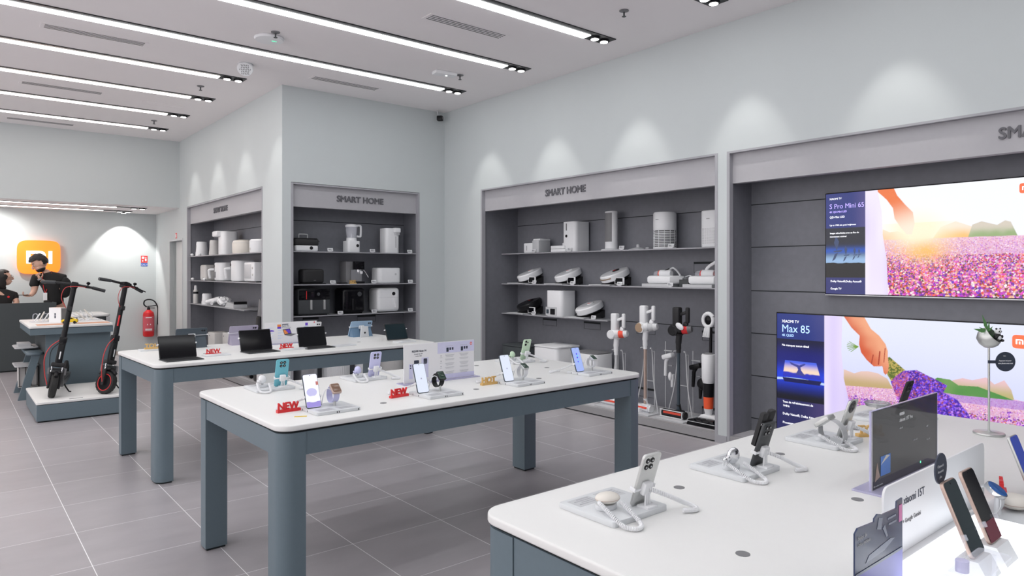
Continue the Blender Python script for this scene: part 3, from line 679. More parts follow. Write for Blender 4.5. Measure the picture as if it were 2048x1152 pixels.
# acrylic sign boards
def board(label, loc, rz, face, w=.52, h=.235):
    t = thing('sign_board', label, 'sign board', loc, rz)
    G().box(-w/2-.02, -.045, 0, w/2+.02, .045, .006, .001).build('base', 'lilac_acrylic', t, smooth=0)
    G().box(-w/2, -.006, .006, w/2, .0, h, .001).build('panel', face, t, smooth=0); return t
t = board('white compare board with phone pictures on the middle table', (2.345, 3.555, TZ), 1, 'paper')
g = G(); y = -.0062
g.mi = 0; g.quad(-.02, .165, .26, .233, y); g.quad(-.02, .008, .26, .035, y)
for a, b in ((.06, .04), (.17, .04)):
    for k in range(5):
        for q in range(3-k % 2): g.mi = 1; wq = .035-.005*q; g.quad(a-wq+.01, .153-k*.026-q*.006, a+wq+.01, .1545-k*.026-q*.006, y-.0002)
    g.mi = 2; g.quad(a-.015, .172, a+.002, .198, y-.0004); g.quad(a+.008, .182, a+.020, .198, y-.0004); g.quad(a+.026, .182, a+.038, .198, y-.0004)
    g.mi = 1; g.quad(a-.02, .207, a+.035, .2085, y-.0002)
for k in range(4): g.mi = 1; g.prism(circ(.005, .150-k*.033, .004, n=10), y-.0003, y, 'y'); g.quad(-.004, .138-k*.033, .014, .1395-k*.033, y)
g.mi = 3; g.prism(circ(.235, .213, .009), y-.0008, y-.0004, 'y'); g.mi = 4; g.prism(rrect(.2305, .209, .2395, .217, .001), y-.0012, y-.0006, 'y')
g.mi = 0; g.quad(-.225, .03, -.198, .118, y-.0002); g.quad(-.138, .03, -.088, .150, y-.0004); g.mi = 2; g.prism(rrect(-.190, .08, -.155, .138, .005), y-.0008, y-.0003, 'y'); g.prism(rrect(-.123, .112, -.097, .145, .006), y-.001, y-.0005, 'y')
g.prism(circ(-.214, .108, .005), y-.001, y-.0003, 'y'); g.prism(circ(-.214, .094, .005), y-.001, y-.0003, 'y')
g.build('print', ['lilac_paper', 'print_grey', 'print_dark', 'red', 'paper'], t, smooth=0)
g = G(); g.text('REDMI Note 14', .0155, (-.205, y-.0008, .187), ext=.0003, bold=.0004); g.text('A partir de 199', .0095, (-.190, y-.0008, .172), ext=.0002); g.text('octobre 2025', .008, (-.180, y-.0008, .160), ext=.0002)
g.build('print_text', 'print_dark', t, smooth=0)
t = board('white advert board with a laptop picture on the far table', (2.49, 6.29, TZ), 1, 'paper', .50, .20)
g = G(); g.mi = 0
for a in (-.20, -.11, .14):
    for k in range(5): g.quad(a-.02, .150-k*.024, a+.028, .152-k*.024, y); g.quad(a-.02, .145-k*.024, a+.012, .1465-k*.024, y)
g.mi = 1; g.quad(-.135, .158, -.100, .180, y-.0006); g.mi = 2; g.quad(-.135, .140, -.100, .158, y-.0006); g.prism([(-.215, .118), (-.165, .118), (-.165, .125), (-.190, .133), (-.215, .125)], y-.001, y-.0004, 'y')
g.mi = 5; g.prism([(-.085, .132), (-.015, .138), (.002, .09), (-.065, .078)], y-.0008, y-.0002, 'y'); g.mi = 1; g.prism([(-.078, .125), (-.060, .128), (-.030, .094), (-.064, .086)], y-.0012, y-.0006, 'y')
g.mi = 2; g.prism([(-.058, .128), (-.020, .133), (-.006, .096), (-.030, .094)], y-.0014, y-.0006, 'y'); g.mi = 3; g.prism([(-.065, .078), (.002, .09), (.055, .086), (-.005, .066)], y-.0008, y-.0002, 'y')
g.mi = 2; g.quad(.135, .158, .160, .184, y-.0006); g.mi = 5; g.quad(.125, .124, .165, .145, y-.0006); g.quad(-.09, .176, -.03, .183, y-.0004)
g.mi = 4; g.prism(circ(.225, .186, .006), y-.001, y-.0004, 'y')
g.build('print', ['print_paleblue', 'print_orange', 'print_violet', 'mid_grey', 'red', 'print_dark'], t, smooth=0)
g = G(); g.text('Pad 2 Pro', .017, (-.09, y-.0008, .158), ext=.0003, bold=.0003); g.text('Bien plus qu\'une tablette', .0085, (-.09, y-.0008, .146), ext=.0002); g.build('print_text', 'print_dark', t, smooth=0)
t = board('dark glossy sign in a clear upright holder on the nearest table', (2.418, .92, TZ), 0, 'poster_dark', .52, .245)
g = G(); g.box(-.264, -.0055, .006, -.2605, .0005, .247, .0005); g.box(.2605, -.0055, .006, .264, .0005, .247, .0005); g.box(-.264, -.0055, .2452, .264, .0005, .2472); g.build('clear_edge', 'lilac_acrylic', t, smooth=0)
G().box(-.262, -.0066, .006, -.2575, -.0061, .245).build('white_border', 'paper', t, smooth=0)
G().quad(-.20, .04, -.13, .10, y-.0006).build('print', 'print_blue', t, smooth=0); G().prism([(-.20, .075), (-.16, .10), (-.135, .095), (-.17, .085)], y-.0016, y-.0008, 'y').build('print', 'cream', t, smooth=0)
G().prism([(-.24, .03), (-.225, .085), (-.215, .06), (-.205, .04)], y-.001, y-.0004, 'y').build('print', 'rose', t, smooth=0); G().prism(circ(.11, .03, .004), y-.001, y-.0004, 'y').build('print', 'green_led', t, smooth=0)
G().prism(rrect(-.06, .208, -.022, .217, .004), y-.001, y-.0002, 'y').build('print', 'white', t, smooth=0); G().text('xiaomi 15T Pro', .0165, (-.06, y-.0008, .188), ext=.0003, bold=.0001).build('print_text', 'white', t, smooth=0)
for a_, s_, x_, z_ in (('Ultra-clair', .008, .16, .095), ('6,83"', .008, .16, .14), ('5500 mAh', .008, .05, .11), ('Offre soumise a conditions', .006, -.25, .014), ('objectif', .008, -.06, .165)): G().text(a_, s_, (x_, y-.0008, z_), ext=.0002).build('print_text', 'light_grey', t, smooth=0)

# panda selfie stand
t = thing('panda_stand', 'slim silver stand carrying a ball with a small panda figure and bamboo', 'display stand', (3.315, .94, TZ), -39.4)
G().lathe([(.055, 0), (.057, .004), (.055, .009), (.010, .012), (.0045, .016)], n=40).build('base', 'silver', t)
G().cyl((0, 0, .012), (0, 0, .355), .0042, n=14).build('pole', 'silver', t)
bl = G().lathe([(.004, -.044), (.028, -.034), (.041, -.015), (.044, .004), (.038, .022), (.036, .022), (.040, .003), (.034, -.014), (.0, -.026)], (0, 0, 0), 32).build('bowl', 'silver', t, (0, 0, .398), Vector((.45, -.62, .60)).to_track_quat('Z', 'Y').to_euler())
G().lathe([(.0, .004), (.030, .006), (.038, .0)], (0, 0, 0), 24).build('moss_bed', 'moss', bl)
g = G(); g.mi = 1; g.ell((.006, 0, .020), (.016, .013, .017)); g.mi = 0; g.ell((.006, 0, .043), (.0135, .012, .012))
g.mi = 1; g.ell((-.004, 0, .054), (.004, .003, .004)); g.ell((.016, 0, .054), (.004, .003, .004)); g.ell((.001, -.010, .044), (.003, .002, .0035)); g.ell((.011, -.010, .044), (.003, .002, .0035)); g.ell((.006, -.012, .039), (.0018, .0015, .0014))
g.ell((-.008, -.008, .022), (.005, .005, .010), rot=(.5, .5, 0)); g.ell((.020, -.008, .022), (.005, .005, .010), rot=(.5, -.5, 0)); g.mi = 0; g.ell((.006, -.007, .018), (.010, .009, .010))
g.mi = 1; g.ell((-.004, -.012, .008), (.006, .009, .006)); g.ell((.018, -.012, .008), (.006, .009, .006))
g.build('panda_figure', ['white', 'black_matte'], t, (.012, -.022, .383), (.12, .0, .25))
g = G()
for a, b, l, w_ in ((150, 10, .075, .008), (125, 48, .085, .008), (95, 70, .05, .005), (170, 25, .05, .006), (60, 40, .03, .005)):
    A = math.radians(a); B = math.radians(b); d = Vector((math.cos(A)*math.cos(B), -.2, math.sin(B))).normalized(); s_ = d.cross(Vector((0, 1, 0))).normalized()
    p = Vector((-.012, -.012, .422)); q = p + d*l; mdl = p + d*l*.4; g.add([p, mdl + s_*w_, q, mdl - s_*w_, mdl + Vector((0, -.002, 0))], [(0, 1, 4), (1, 2, 4), (2, 3, 4), (3, 0, 4)])
g.build('bamboo_leaf', 'green_leaf', t)
ds = G().prism(circ(.062, .300, .040, n=36), -.002, .002, 'y').build('round_tag', 'print_dark', t, (0, -.008, 0)); G().box(-.008, -.010, .293, .026, -.004, .305).build('tag_clip', 'print_dark', t)
g = G(); g.text('Appuyez ici pour', .0075, (.034, -.0023, .302), ext=.0002, bold=.0002); g.text('une photo avec moi', .0075, (.031, -.0023, .291), ext=.0002, bold=.0002); g.text('Selfie', .005, (.052, -.0023, .322), ext=.0002); g.build('tag_text', 'white', ds, smooth=0)

# illuminated phone display at the lower right
t = thing('light_box_display', 'glowing white light box with clear acrylic risers at the lower right corner', 'display base', (0, 0, TZ))
G().prism(rrect(1.50, .36, 2.13, .665, .02), 0, .022, bev=.002).build('base', 'white', t)
G().prism(rrect(1.52, .375, 2.115, .63, .015), .0222, .026).build('light_panel', 'ledbox', t)
G().prism(rrect(1.60, .0225, 2.26, .19, .022), .652, .657, 'y').build('back_panel', 'white', t)
G().text('xiaomi 15T', .027, (1.705, .6515, .132), ext=.0004).build('back_print', 'print_dark', t, smooth=0); G().text('+ Google Gemini', .015, (1.700, .6515, .088), ext=.0003).build('back_print', 'mid_grey', t, smooth=0)
for a in ((1.66, 1.74), (1.78, 1.86)):
    g = G(); g.prism([(.47, .026), (.55, .026), (.53, .062), (.49, .062)], a[0], a[1], 'x'); g.build('riser', 'white', t)
g = G(); g.box(1.42, .50, 0, 1.62, .507, .115, .002); g.box(1.42, .42, 0, 1.425, .50, .115, .001); g.build('clear_screen', 'acrylic', t)
g = G(); g.prism(rrect(1.44, .44, 1.70, .50, .01), .078, .083); g.build('clear_tray', 'acrylic', t); G().cyl((1.535, .48, .083), (1.535, .48, .105), .012).build('tray_knob', 'lilac_acrylic', t)
for x_ in (1.45, 1.69): G().cyl((x_, .47, .022), (x_, .47, .078), .004, n=10).build('tray_leg', 'acrylic', t)
phone('black phone with teal reflections and the round tag, leaning on the light box', (1.703, .503, TZ+.062), 0, 'rose', 'screen_teal', tilt=22)
phone('black phone with a wine red lower screen, right one leaning on the light box', (1.825, .506, TZ+.062), 0, 'rose', 'black_gloss', tilt=22, extras=lambda t, w, h, y: G().box(-w/2+.003, y-.0003, .003, w/2-.003, y, .045).build('wallpaper', 'screen_wine', t, smooth=0))
for x in (1.703, 1.825):
    o = G(); o.at((x, .503, TZ+.062), (math.radians(-22), 0, 0)); o.box(-.043, -.010, .040, -.037, .008, .052, .001); o.box(.037, -.010, .040, .043, .008, .052, .001); o.box(-.043, .005, .040, .043, .009, .050)
    tag(o.build('phone_clip', 'acrylic'), 'clear clip holding the %s phone on the light box' % ('left' if x < 1.75 else 'right'), 'clip')
t = thing('round_tag', 'oval dark tag at the top left of the left phone on the light box', 'tag', (1.695, .572, TZ+.235), 0)
G().prism(circ(0, 0, .034), -.0015, .0015, 'y').build('disc', 'print_dark', t, smooth=0)
g = G(); g.text('Cliquez ici', .0085, (-.022, -.0018, .004), ext=.0002); g.text('decouvrir', .0085, (-.020, -.0018, -.008), ext=.0002); g.text('plus', .0085, (-.010, -.0018, -.020), ext=.0002); g.build('tag_text', 'light_grey', t, smooth=0)
t = thing('leaflet_holder', 'dark blue printed leaflet with a stepped top edge at the lower right', 'leaflet', (0, .60, TZ))
prof = [(1.340, 0), (1.562, 0), (1.562, .188), (1.530, .186), (1.527, .172), (1.480, .165), (1.452, .172), (1.435, .168), (1.433, .150), (1.352, .160), (1.340, .152)]
prof = [(1.340, 0), (1.560, 0), (1.560, .192), (1.532, .190), (1.530, .176), (1.465, .178), (1.440, .184), (1.425, .178), (1.424, .172), (1.352, .176), (1.340, .168)]
G().prism(prof, -.0015, .0015, 'y').build('sheet', 'leaflet_navy', t, smooth=0)
g = G(); yy = -.0018
g.mi = 0; g.quad(1.541, .145, 1.556, .180, yy); g.mi = 1; g.prism([(1.385, .100), (1.47, .104), (1.52, .118), (1.50, .122), (1.40, .112)], yy-.0005, yy, 'y'); g.prism([(1.435, .155), (1.455, .150), (1.462, .172), (1.444, .176)], yy-.0005, yy, 'y'); g.prism([(1.462, .150), (1.480, .128), (1.486, .130), (1.472, .156)], yy-.0005, yy, 'y'); g.quad(1.490, .150, 1.528, .154, yy); g.quad(1.485, .162, 1.525, .166, yy)
g.mi = 2; g.quad(1.342, .02, 1.558, .085, yy-.0001); g.mi = 3; g.quad(1.342, .085, 1.558, .090, yy-.0003)
g.build('print', ['print_pink', 'leaflet_steel', 'leaflet_indigo', 'leaflet_steel'], t, smooth=0)
g = G(); g.text('Equipe de', .010, (1.35, yy-.0005, .153), ext=.0002); g.text('Leica optique', .010, (1.35, yy-.0005, .141), ext=.0002); g.build('print_text', 'light_grey', t, smooth=0)
t = thing('display_dock', 'pale dock with watch and earbuds behind the light box, lower right edge', 'display dock', (2.262, .545, TZ), 0, DG); dock_base(t)
G().cyl((-.077, .055, .014), (-.077, .055, .062), .009, .007, 12).build('watch_post', 'white', t)
watch('round watch with a bright blue face and chrome case at the right edge', (2.185, .60, TZ+.085), 0, 'chrome', 'watch_blue', 'white', False, 35, 1.22)
earbuds('beige pebble earbud case beside the blue faced watch', (2.275, .585, TZ+.018), 10, 'cream', 'pebble').scale = (1.35, 1.3, 1.3)
phone('phone with a deep blue screen cut by the right edge of the picture', (2.515, .60, TZ+.018), 0, 'silver', 'screen_navy', tilt=20)
word_sign('NEW', 'red sign edge peeping out beside the blue faced watch', (2.44, .66, TZ), 17, 'red', .09)

# ================================================================= TELEVISIONS
def inpoly(S, T_, poly):
    ins = np.zeros(S.shape, bool); n = len(poly)
    for i in range(n):
        x0, y0 = poly[i]; x1, y1 = poly[(i+1) % n]
        if y0 == y1: continue
        c = ((y0 > T_) != (y1 > T_)) & (S < (x1-x0)*(T_-y0)/(y1-y0) + x0); ins ^= c
    return ins
def sm(a, b, x): t = np.clip((x-a)/(b-a), 0, 1); return t*t*(3-2*t)
def vnoise(S, T_, f, seed):
    rs = np.random.RandomState(seed); g = rs.rand(256, 256); x = S*f; y = T_*f; xi = np.floor(x).astype(int); yi = np.floor(y).astype(int); u = x-xi; v = y-yi
    u = u*u*(3-2*u); v = v*v*(3-2*v); G_ = lambda a, b: g[a % 256, b % 256]
    return (G_(xi, yi)*(1-u)+G_(xi+1, yi)*u)*(1-v) + (G_(xi, yi+1)*(1-u)+G_(xi+1, yi+1)*u)*v
def lerp(a, b, t): return a*(1-t[..., None]) + b*t[..., None]
def C_(*c): return np.array([((v/255+.055)/1.055)**2.4 if v > 10 else v/255/12.92 for v in c])
def fill(img, mask, col): img[mask] = col
def blobs(img, S, T_, region, n, rng, size, pal, seed):
    """scatter little round blossoms inside region mask (s0,s1,t0,t1 bounds)"""
    rs = np.random.RandomState(seed); s0, s1, t0, t1 = rng; ds = S[0, 1]-S[0, 0]; dt = T_[1, 0]-T_[0, 0]
    for k in range(n):
        s = s0 + (s1-s0)*rs.rand(); t = t0 + (t1-t0)*rs.rand()**.9; r = size[0] + (size[1]-size[0])*(1-(t-t0)/(t1-t0))*rs.rand()
        tb = t-T_[0, 0]; i0 = int((s-r)/ds); i1 = int((s+r)/ds)+2; j0 = int((tb-r)/dt); j1 = int((tb+r)/dt)+2
        i0 = max(i0, 0); j0 = max(j0, 0)
        if i0 >= i1 or j0 >= j1 or i0 >= S.shape[1] or j0 >= S.shape[0]: continue
        a = S[j0:j1, i0:i1]; b = T_[j0:j1, i0:i1]; m = ((a-s)**2 + ((b-t)*1.0)**2 < r*r) & region[j0:j1, i0:i1]
        if m.any(): sub = img[j0:j1, i0:i1]; sub[m] = pal[rs.randint(len(pal))]*(.8+.4*rs.rand())
def lavender(img, S, T_, mask, t0, t1, s0, warm, seed):
    base = lerp(np.broadcast_to(C_(176, 100, 190), img.shape), C_(238, 190, 215), sm(t0, t1, T_)); n1 = vnoise(S, T_, 28, seed)
    base = lerp(base, C_(120, 70, 40), .45*sm(.5, .8, n1)*(1-sm(t0, t1, T_)))
    if warm is not None: base = lerp(base, C_(255, 150, 60), warm*.9)
    img[mask] = base[mask]
    pal = [C_(120, 40, 190), C_(90, 30, 170), C_(160, 70, 210), C_(200, 110, 225), C_(235, 170, 235), C_(170, 60, 90), C_(225, 120, 60), C_(90, 90, 30), C_(250, 225, 245), C_(150, 20, 150)]
    if warm is not None: pal = [C_(180, 40, 190), C_(230, 70, 190), C_(240, 130, 210), C_(235, 90, 60), C_(255, 190, 160), C_(130, 20, 120), C_(190, 60, 30), C_(255, 235, 235), C_(110, 40, 190), C_(90, 70, 10)]
    s1 = S.max(); H_ = t1-t0
    blobs(img, S, T_, mask, 2600, (s0, s1, t0+H_*.55, t1), (.003, .006), [C_(230, 180, 230), C_(200, 130, 215), C_(245, 220, 240), C_(215, 140, 170)], seed+1)
    blobs(img, S, T_, mask, 5200, (s0, s1, t0, t0+H_*.72), (.004, .011), pal, seed+2)
    rs = np.random.RandomState(seed+5)
    for k in range(34):      # taller blossom spikes
        s = s0+.05+(s1-s0)*rs.rand(); t = t0 + H_*(.15+.6*rs.rand())
        for q in range(6): blobs(img, S, T_, mask | (T_ < t1+.05), 9, (s-.011, s+.011, t+q*.013, t+q*.013+.010), (.0035, .007), pal[:5] if q % 2 else pal[2:5]+[C_(250, 220, 245)], seed+10+k*6+q)
def tv_picture(W, Hh, kind):
    nx, ny = (1200, 684) if kind == 85 else (1040, 600)
    s = np.linspace(0, W, nx); t = np.linspace(0, Hh, ny); S, T_ = np.meshgrid(s, t); img = np.zeros((ny, nx, 3))
    if kind == 85:
        T_ = T_ + .085; pw = .423
        img[:] = lerp(np.broadcast_to(C_(214, 218, 255), img.shape), C_(232, 236, 255), sm(.5, 1.1, T_))
        fl = (T_ < .645+.006*vnoise(S, T_, 20, 3)) & (S > .57); lavender(img, S, T_, fl, .20, .645, .58, None, 20)
        band = (T_ < .645) & (T_ > .585) & (S > 1.25); img[band] = lerp(img, C_(150, 110, 215), np.full(S.shape, .55))[band]
        tr = inpoly(S, T_, [(.584, .732), (.668, .708), (.72, .73), (.776, .737), (.85, .729), (.922, .694), (.96, .62), (.584, .60)]); img[tr] = lerp(np.broadcast_to(C_(196, 170, 120), img.shape), C_(235, 200, 190), sm(.62, .74, T_))[tr]
        pt = inpoly(S, T_, [(1.30, .70), (1.372, .738), (1.434, .761), (1.495, .753), (1.58, .783), (1.63, .74), (1.687, .776), (1.728, .714), (1.744, .65), (1.30, .65)]); img[pt] = lerp(np.broadcast_to(C_(190, 180, 120), img.shape), C_(235, 195, 200), sm(.66, .77, T_))[pt]
        gr = inpoly(S, T_, [(1.20, .70), (1.272, .745), (1.354, .74), (1.408, .705), (1.53, .712), (1.65, .675), (1.744, .645), (1.408, .635), (1.20, .645)]); img[gr] = lerp(np.broadcast_to(C_(60, 140, 60), img.shape), C_(120, 160, 90), vnoise(S, T_, 12, 9))[gr]
        st = inpoly(S, T_, [(.875, .80), (.935, .868), (1.063, .764), (.963, .656)]); img[st] = lerp(np.broadcast_to(C_(90, 110, 40), img.shape), C_(190, 170, 90), sm(.3, .7, vnoise(S*.9+T_*.9, S-T_, 90, 4)))[st]
        bq = inpoly(S, T_, [(.945, .676), (.99, .73), (1.04, .77), (1.131, .785), (1.20, .755), (1.26, .73), (1.335, .695), (1.31, .64), (1.40, .60), (1.47, .51), (1.50, .42), (1.42, .38), (1.30, .40), (1.25, .46), (1.131, .50), (1.05, .53), (.983, .572)])
        img[bq] = lerp(np.broadcast_to(C_(66, 30, 150), img.shape), C_(150, 80, 70), sm(.55, .8, vnoise(S, T_, 40, 8)))[bq]
        blobs(img, S, T_, bq, 3600, (.94, 1.5, .38, .79), (.005, .010), [C_(110, 60, 235), C_(80, 30, 190), C_(150, 100, 250), C_(60, 25, 150), C_(190, 130, 240), C_(120, 60, 200), C_(170, 70, 120)], 77)
        blobs(img, S, T_, bq & (S < 1.07), 500, (.95, 1.07, .5, .76), (.004, .009), [C_(190, 80, 130), C_(210, 120, 150), C_(150, 70, 180)], 78)
        arm = [(.58, 1.17), (.744, 1.17), (.797, 1.075), (.86, 1.025), (.907, .963), (.924, .91), (.925, .866), (.932, .80), (.926, .745), (.907, .722), (.893, .74), (.885, .79), (.866, .785), (.819, .780), (.765, .826), (.722, .881), (.706, .947), (.711, 1.014), (.646, 1.075)]
        am = inpoly(S, T_, arm); a_ = lerp(np.broadcast_to(C_(214, 90, 52), img.shape), C_(244, 170, 130), sm(-.08, .10, (S-.80)*.8+(T_-.93)*.55 + .03*vnoise(S, T_, 18, 5))); img[am] = a_[am]
        for p0, p1, w0 in (((.80, .79), (.815, .87), .004), ((.855, .80), (.865, .90), .005), ((.895, .82), (.905, .93), .003)):
            dx, dy = p1[0]-p0[0], p1[1]-p0[1]; u = np.clip(((S-p0[0])*dx+(T_-p0[1])*dy)/(dx*dx+dy*dy), 0, 1); dd = np.hypot(S-p0[0]-u*dx, T_-p0[1]-u*dy); m = (dd < w0) & am; img[m] = C_(170, 60, 38)
        for k in range(7):
            A = 2.5+.25*k; p1 = (.70+.09*math.cos(A), .925+.06*math.sin(A)); dx, dy = p1[0]-.70, p1[1]-.925; u = np.clip(((S-.70)*dx+(T_-.925)*dy)/(dx*dx+dy*dy), 0, 1); m = np.hypot(S-.70-u*dx, T_-.925-u*dy) < .0025; img[m & ~am] = C_(120, 160, 60)
        dr = inpoly(S, T_, [(0, 1.2), (.573, 1.2), (.565, .868), (.585, .654), (.625, .479), (.645, .30), (.66, .05), (0, .05)]); img[dr] = lerp(np.broadcast_to(C_(214, 200, 250), img.shape), C_(240, 228, 252), vnoise(S, T_*.15, 14, 6))[dr]
        pn = S < pw; img[pn] = C_(26, 34, 96)
        top = pn & (T_ > .943); img[top] = lerp(np.broadcast_to(C_(24, 46, 128), img.shape), C_(52, 60, 130), sm(.25, .42, S))[top]
        md = pn & (T_ <= .943) & (T_ > .418); tt = T_
        c = np.zeros(img.shape); c[:] = C_(6, 10, 40); c = lerp(c, C_(20, 60, 220), np.exp(-((T_-.63)/.10)**2)*1.0); c = lerp(c, C_(10, 20, 130), np.exp(-((T_-.80)/.09)**2)*.7); c = lerp(c, C_(2, 4, 26), sm(.50, .44, T_)*1.0); img[md] = c[md]
        img[md & (np.abs(T_-.592-.01*np.sin(S*9)) < .010)] = C_(190, 215, 255)
        sc = inpoly(S, T_, [(.075, .756), (.355, .756), (.395, .618), (.055, .618)]); q = lerp(np.broadcast_to(C_(250, 220, 200), img.shape), C_(70, 100, 235), sm(.67, .75, T_)); q = lerp(q, C_(40, 50, 190), sm(.668, .655, T_ + .012*vnoise(S, T_, 40, 2))); img[sc] = q[sc]
        tail = inpoly(S, T_, [(.17, .64), (.26, .635), (.222, .68), (.215, .705), (.262, .735), (.25, .742), (.205, .722), (.16, .732), (.115, .748), (.13, .725), (.185, .705), (.195, .685)]); img[tail] = C_(60, 66, 150)
        img[inpoly(S, T_, [(.05, .607), (.40, .607), (.385, .57), (.07, .57)])] = C_(6, 14, 80)
        bt = pn & (T_ <= .418); img[bt] = lerp(np.broadcast_to(C_(34, 36, 92), img.shape), C_(64, 54, 108), sm(.2, .42, S))[bt]
    else:
        T_ = T_ + 1.347; pw = .318
        img[:] = C_(246, 248, 255)
        sun = np.exp(-(((S-.70)/.20)**2 + ((T_-1.84)/.16)**2)); warm = np.exp(-(((S-.66)/.26)**2 + ((T_-1.62)/.22)**2))
        img[:] = lerp(img, C_(255, 250, 225), sun)
        for P_, ca, cb in (([(.45, 1.86), (.50, 1.835), (.56, 1.84), (.64, 1.80), (.64, 1.76), (.45, 1.76)], (246, 196, 150), (252, 225, 200)), ([(.80, 1.77), (.858, 1.86), (.953, 1.895), (1.058, 1.852), (1.10, 1.77)], (250, 190, 100), (255, 232, 215)), ([(1.03, 1.77), (1.058, 1.865), (1.115, 1.886), (1.17, 1.868), (1.209, 1.856), (1.255, 1.885), (1.288, 1.874), (1.33, 1.77)], (150, 175, 120), (215, 205, 190))):
            m = inpoly(S, T_, P_); img[m] = lerp(np.broadcast_to(C_(*ca), img.shape), C_(*cb), sm(1.79, 1.88, T_ + .02*vnoise(S, T_, 25, 3)))[m]
        fl = (T_ < 1.776+.004*vnoise(S, T_, 24, 3)) & (S > .45); lavender(img, S, T_, fl, 1.347, 1.776, .46, np.clip(warm*1.0, 0, .85), 40)
        img[:] = lerp(img, C_(255, 246, 214), np.clip(sun*1.25*(T_ < 1.9), 0, 1)*.95)
        wm = np.exp(-(((S-.76)/.13)**2 + ((T_-1.68)/.07)**2)); img[:] = lerp(img, C_(255, 190, 60), np.clip(wm*.75, 0, 1))
        arm = [(.38, 2.19), (.525, 2.19), (.556, 2.116), (.615, 2.039), (.667, 1.98), (.680, 1.893), (.66, 1.814), (.623, 1.815), (.578, 1.873), (.537, 1.94), (.525, 2.021), (.479, 2.09)]
        am = inpoly(S, T_, arm); a_ = lerp(np.broadcast_to(C_(238, 120, 60), img.shape), C_(255, 236, 215), sm(2.12, 1.84, T_ + .3*(.62-S))); img[am] = a_[am]
        dr = inpoly(S, T_, [(0, 2.2), (.406, 2.2), (.441, 2.003), (.449, 1.823), (.479, 1.626), (.491, 1.34), (0, 1.34)]); img[dr] = lerp(np.broadcast_to(C_(226, 212, 248), img.shape), C_(244, 236, 254), vnoise(S, T_*.2, 16, 6))[dr]
        pn = S < pw; img[pn] = C_(36, 42, 110)
        up = pn & (T_ > 1.887); img[up] = lerp(np.broadcast_to(C_(28, 44, 120), img.shape), C_(70, 66, 130), sm(.2, .32, S))[up]
        md = pn & (T_ <= 1.887) & (T_ > 1.481); c = np.zeros(img.shape); c[:] = C_(22, 28, 44); c = lerp(c, C_(30, 90, 200), np.exp(-((T_-1.70)/.03)**2)*.8); c = lerp(c, C_(150, 185, 225), sm(1.70, 1.62, T_)); img[md] = c[md]
        img[md & (T_ < 1.598+.006*vnoise(S, T_, 30, 4))] = C_(2, 3, 8)
        for x, z, k in ((.09, 1.70, 1.6), (.165, 1.665, 1.0), (.235, 1.665, .8), (.27, 1.67, .6)):
            for P_ in ([(0, .0), (.012, .055), (-.004, .09), (-.014, .05)], [(-.02, 0), (.03, .006), (.022, -.006), (-.012, -.008)], [(.008, -.008), (-.008, -.05), (-.024, -.062), (-.010, -.02)]):
                img[inpoly(S, T_, [(x+a*k, z+b*k*.85) for a, b in P_]) & pn] = C_(52, 70, 110)
    return s, t, img
def television(label, yl, ztop, W, Hh, kind):
    t = thing('television', label, 'television', (5.662, yl, ztop-Hh), -90)
    G().box(-.008, .0, -.014, W+.008, .040, Hh+.008, .003).build('casing', 'black', t)
    G().box(-.008, -.003, -.016, W+.008, .010, -.006, .001).build('lower_trim', 'steel', t)
    s, z, img = tv_picture(W, Hh, kind); ny, nx = img.shape[0]//2, img.shape[1]//2; img = np.clip(img, 0, 1.2).reshape(ny, 2, nx, 2, 3).mean((1, 3)); s = np.linspace(0, W, nx); z = np.linspace(0, Hh, ny)
    me = bpy.data.meshes.new('screen'); S, Z = np.meshgrid(s, z); co = np.stack([S, np.full(S.shape, -.0015), Z], -1).reshape(-1, 3)
    idx = np.arange(nx*ny).reshape(ny, nx); q = np.stack([idx[:-1, :-1], idx[:-1, 1:], idx[1:, 1:], idx[1:, :-1]], -1).reshape(-1, 4)
    me.from_pydata(co.tolist(), [], q.tolist()); at = me.color_attributes.new('picture', 'FLOAT_COLOR', 'POINT')
    rgba = np.ones((nx*ny, 4), np.float32); rgba[:, :3] = np.clip(img.reshape(-1, 3), 0, 1.2); at.data.foreach_set('color', rgba.ravel()); me.materials.append(MT['screen_picture'])
    o = bpy.data.objects.new('screen', me); COL.objects.link(o); o.parent = t
    return t, o
def tvtext(par, items, z0, mats, xoff=0):
    for name, (mi, rows) in items.items():
        for x, z, sz, tx in rows: G().text(tx, sz, (x, -.0022, z-z0), ext=.0003, bold=0 if sz > .05 else .0003, sx=.92).build(name, mi, par, smooth=0)
t, o = television('large lower television with a hand holding lavender and a blue side panel', 3.202, 1.163, 1.89, 1.078, 85)
tvtext(o, {'screen_text': ('text_white', [(.046, 1.085, .034, 'XIAOMI TV'), (.046, .880, .026, 'Ne manquez aucun détail'), (.053, .385, .026, 'Taux de rafraîchissement de'), (.053, .350, .026, '144Hz'), (.053, .280, .028, 'Dolby Vision®, Dolby Atmos®'), (.053, .203, .028, 'Processeur IA')]),
           'screen_title': ('text_skyblue', [(.043, 1.003, .094, 'Max 85'), (.046, .965, .030, '4K QLED')])}, .085, None)
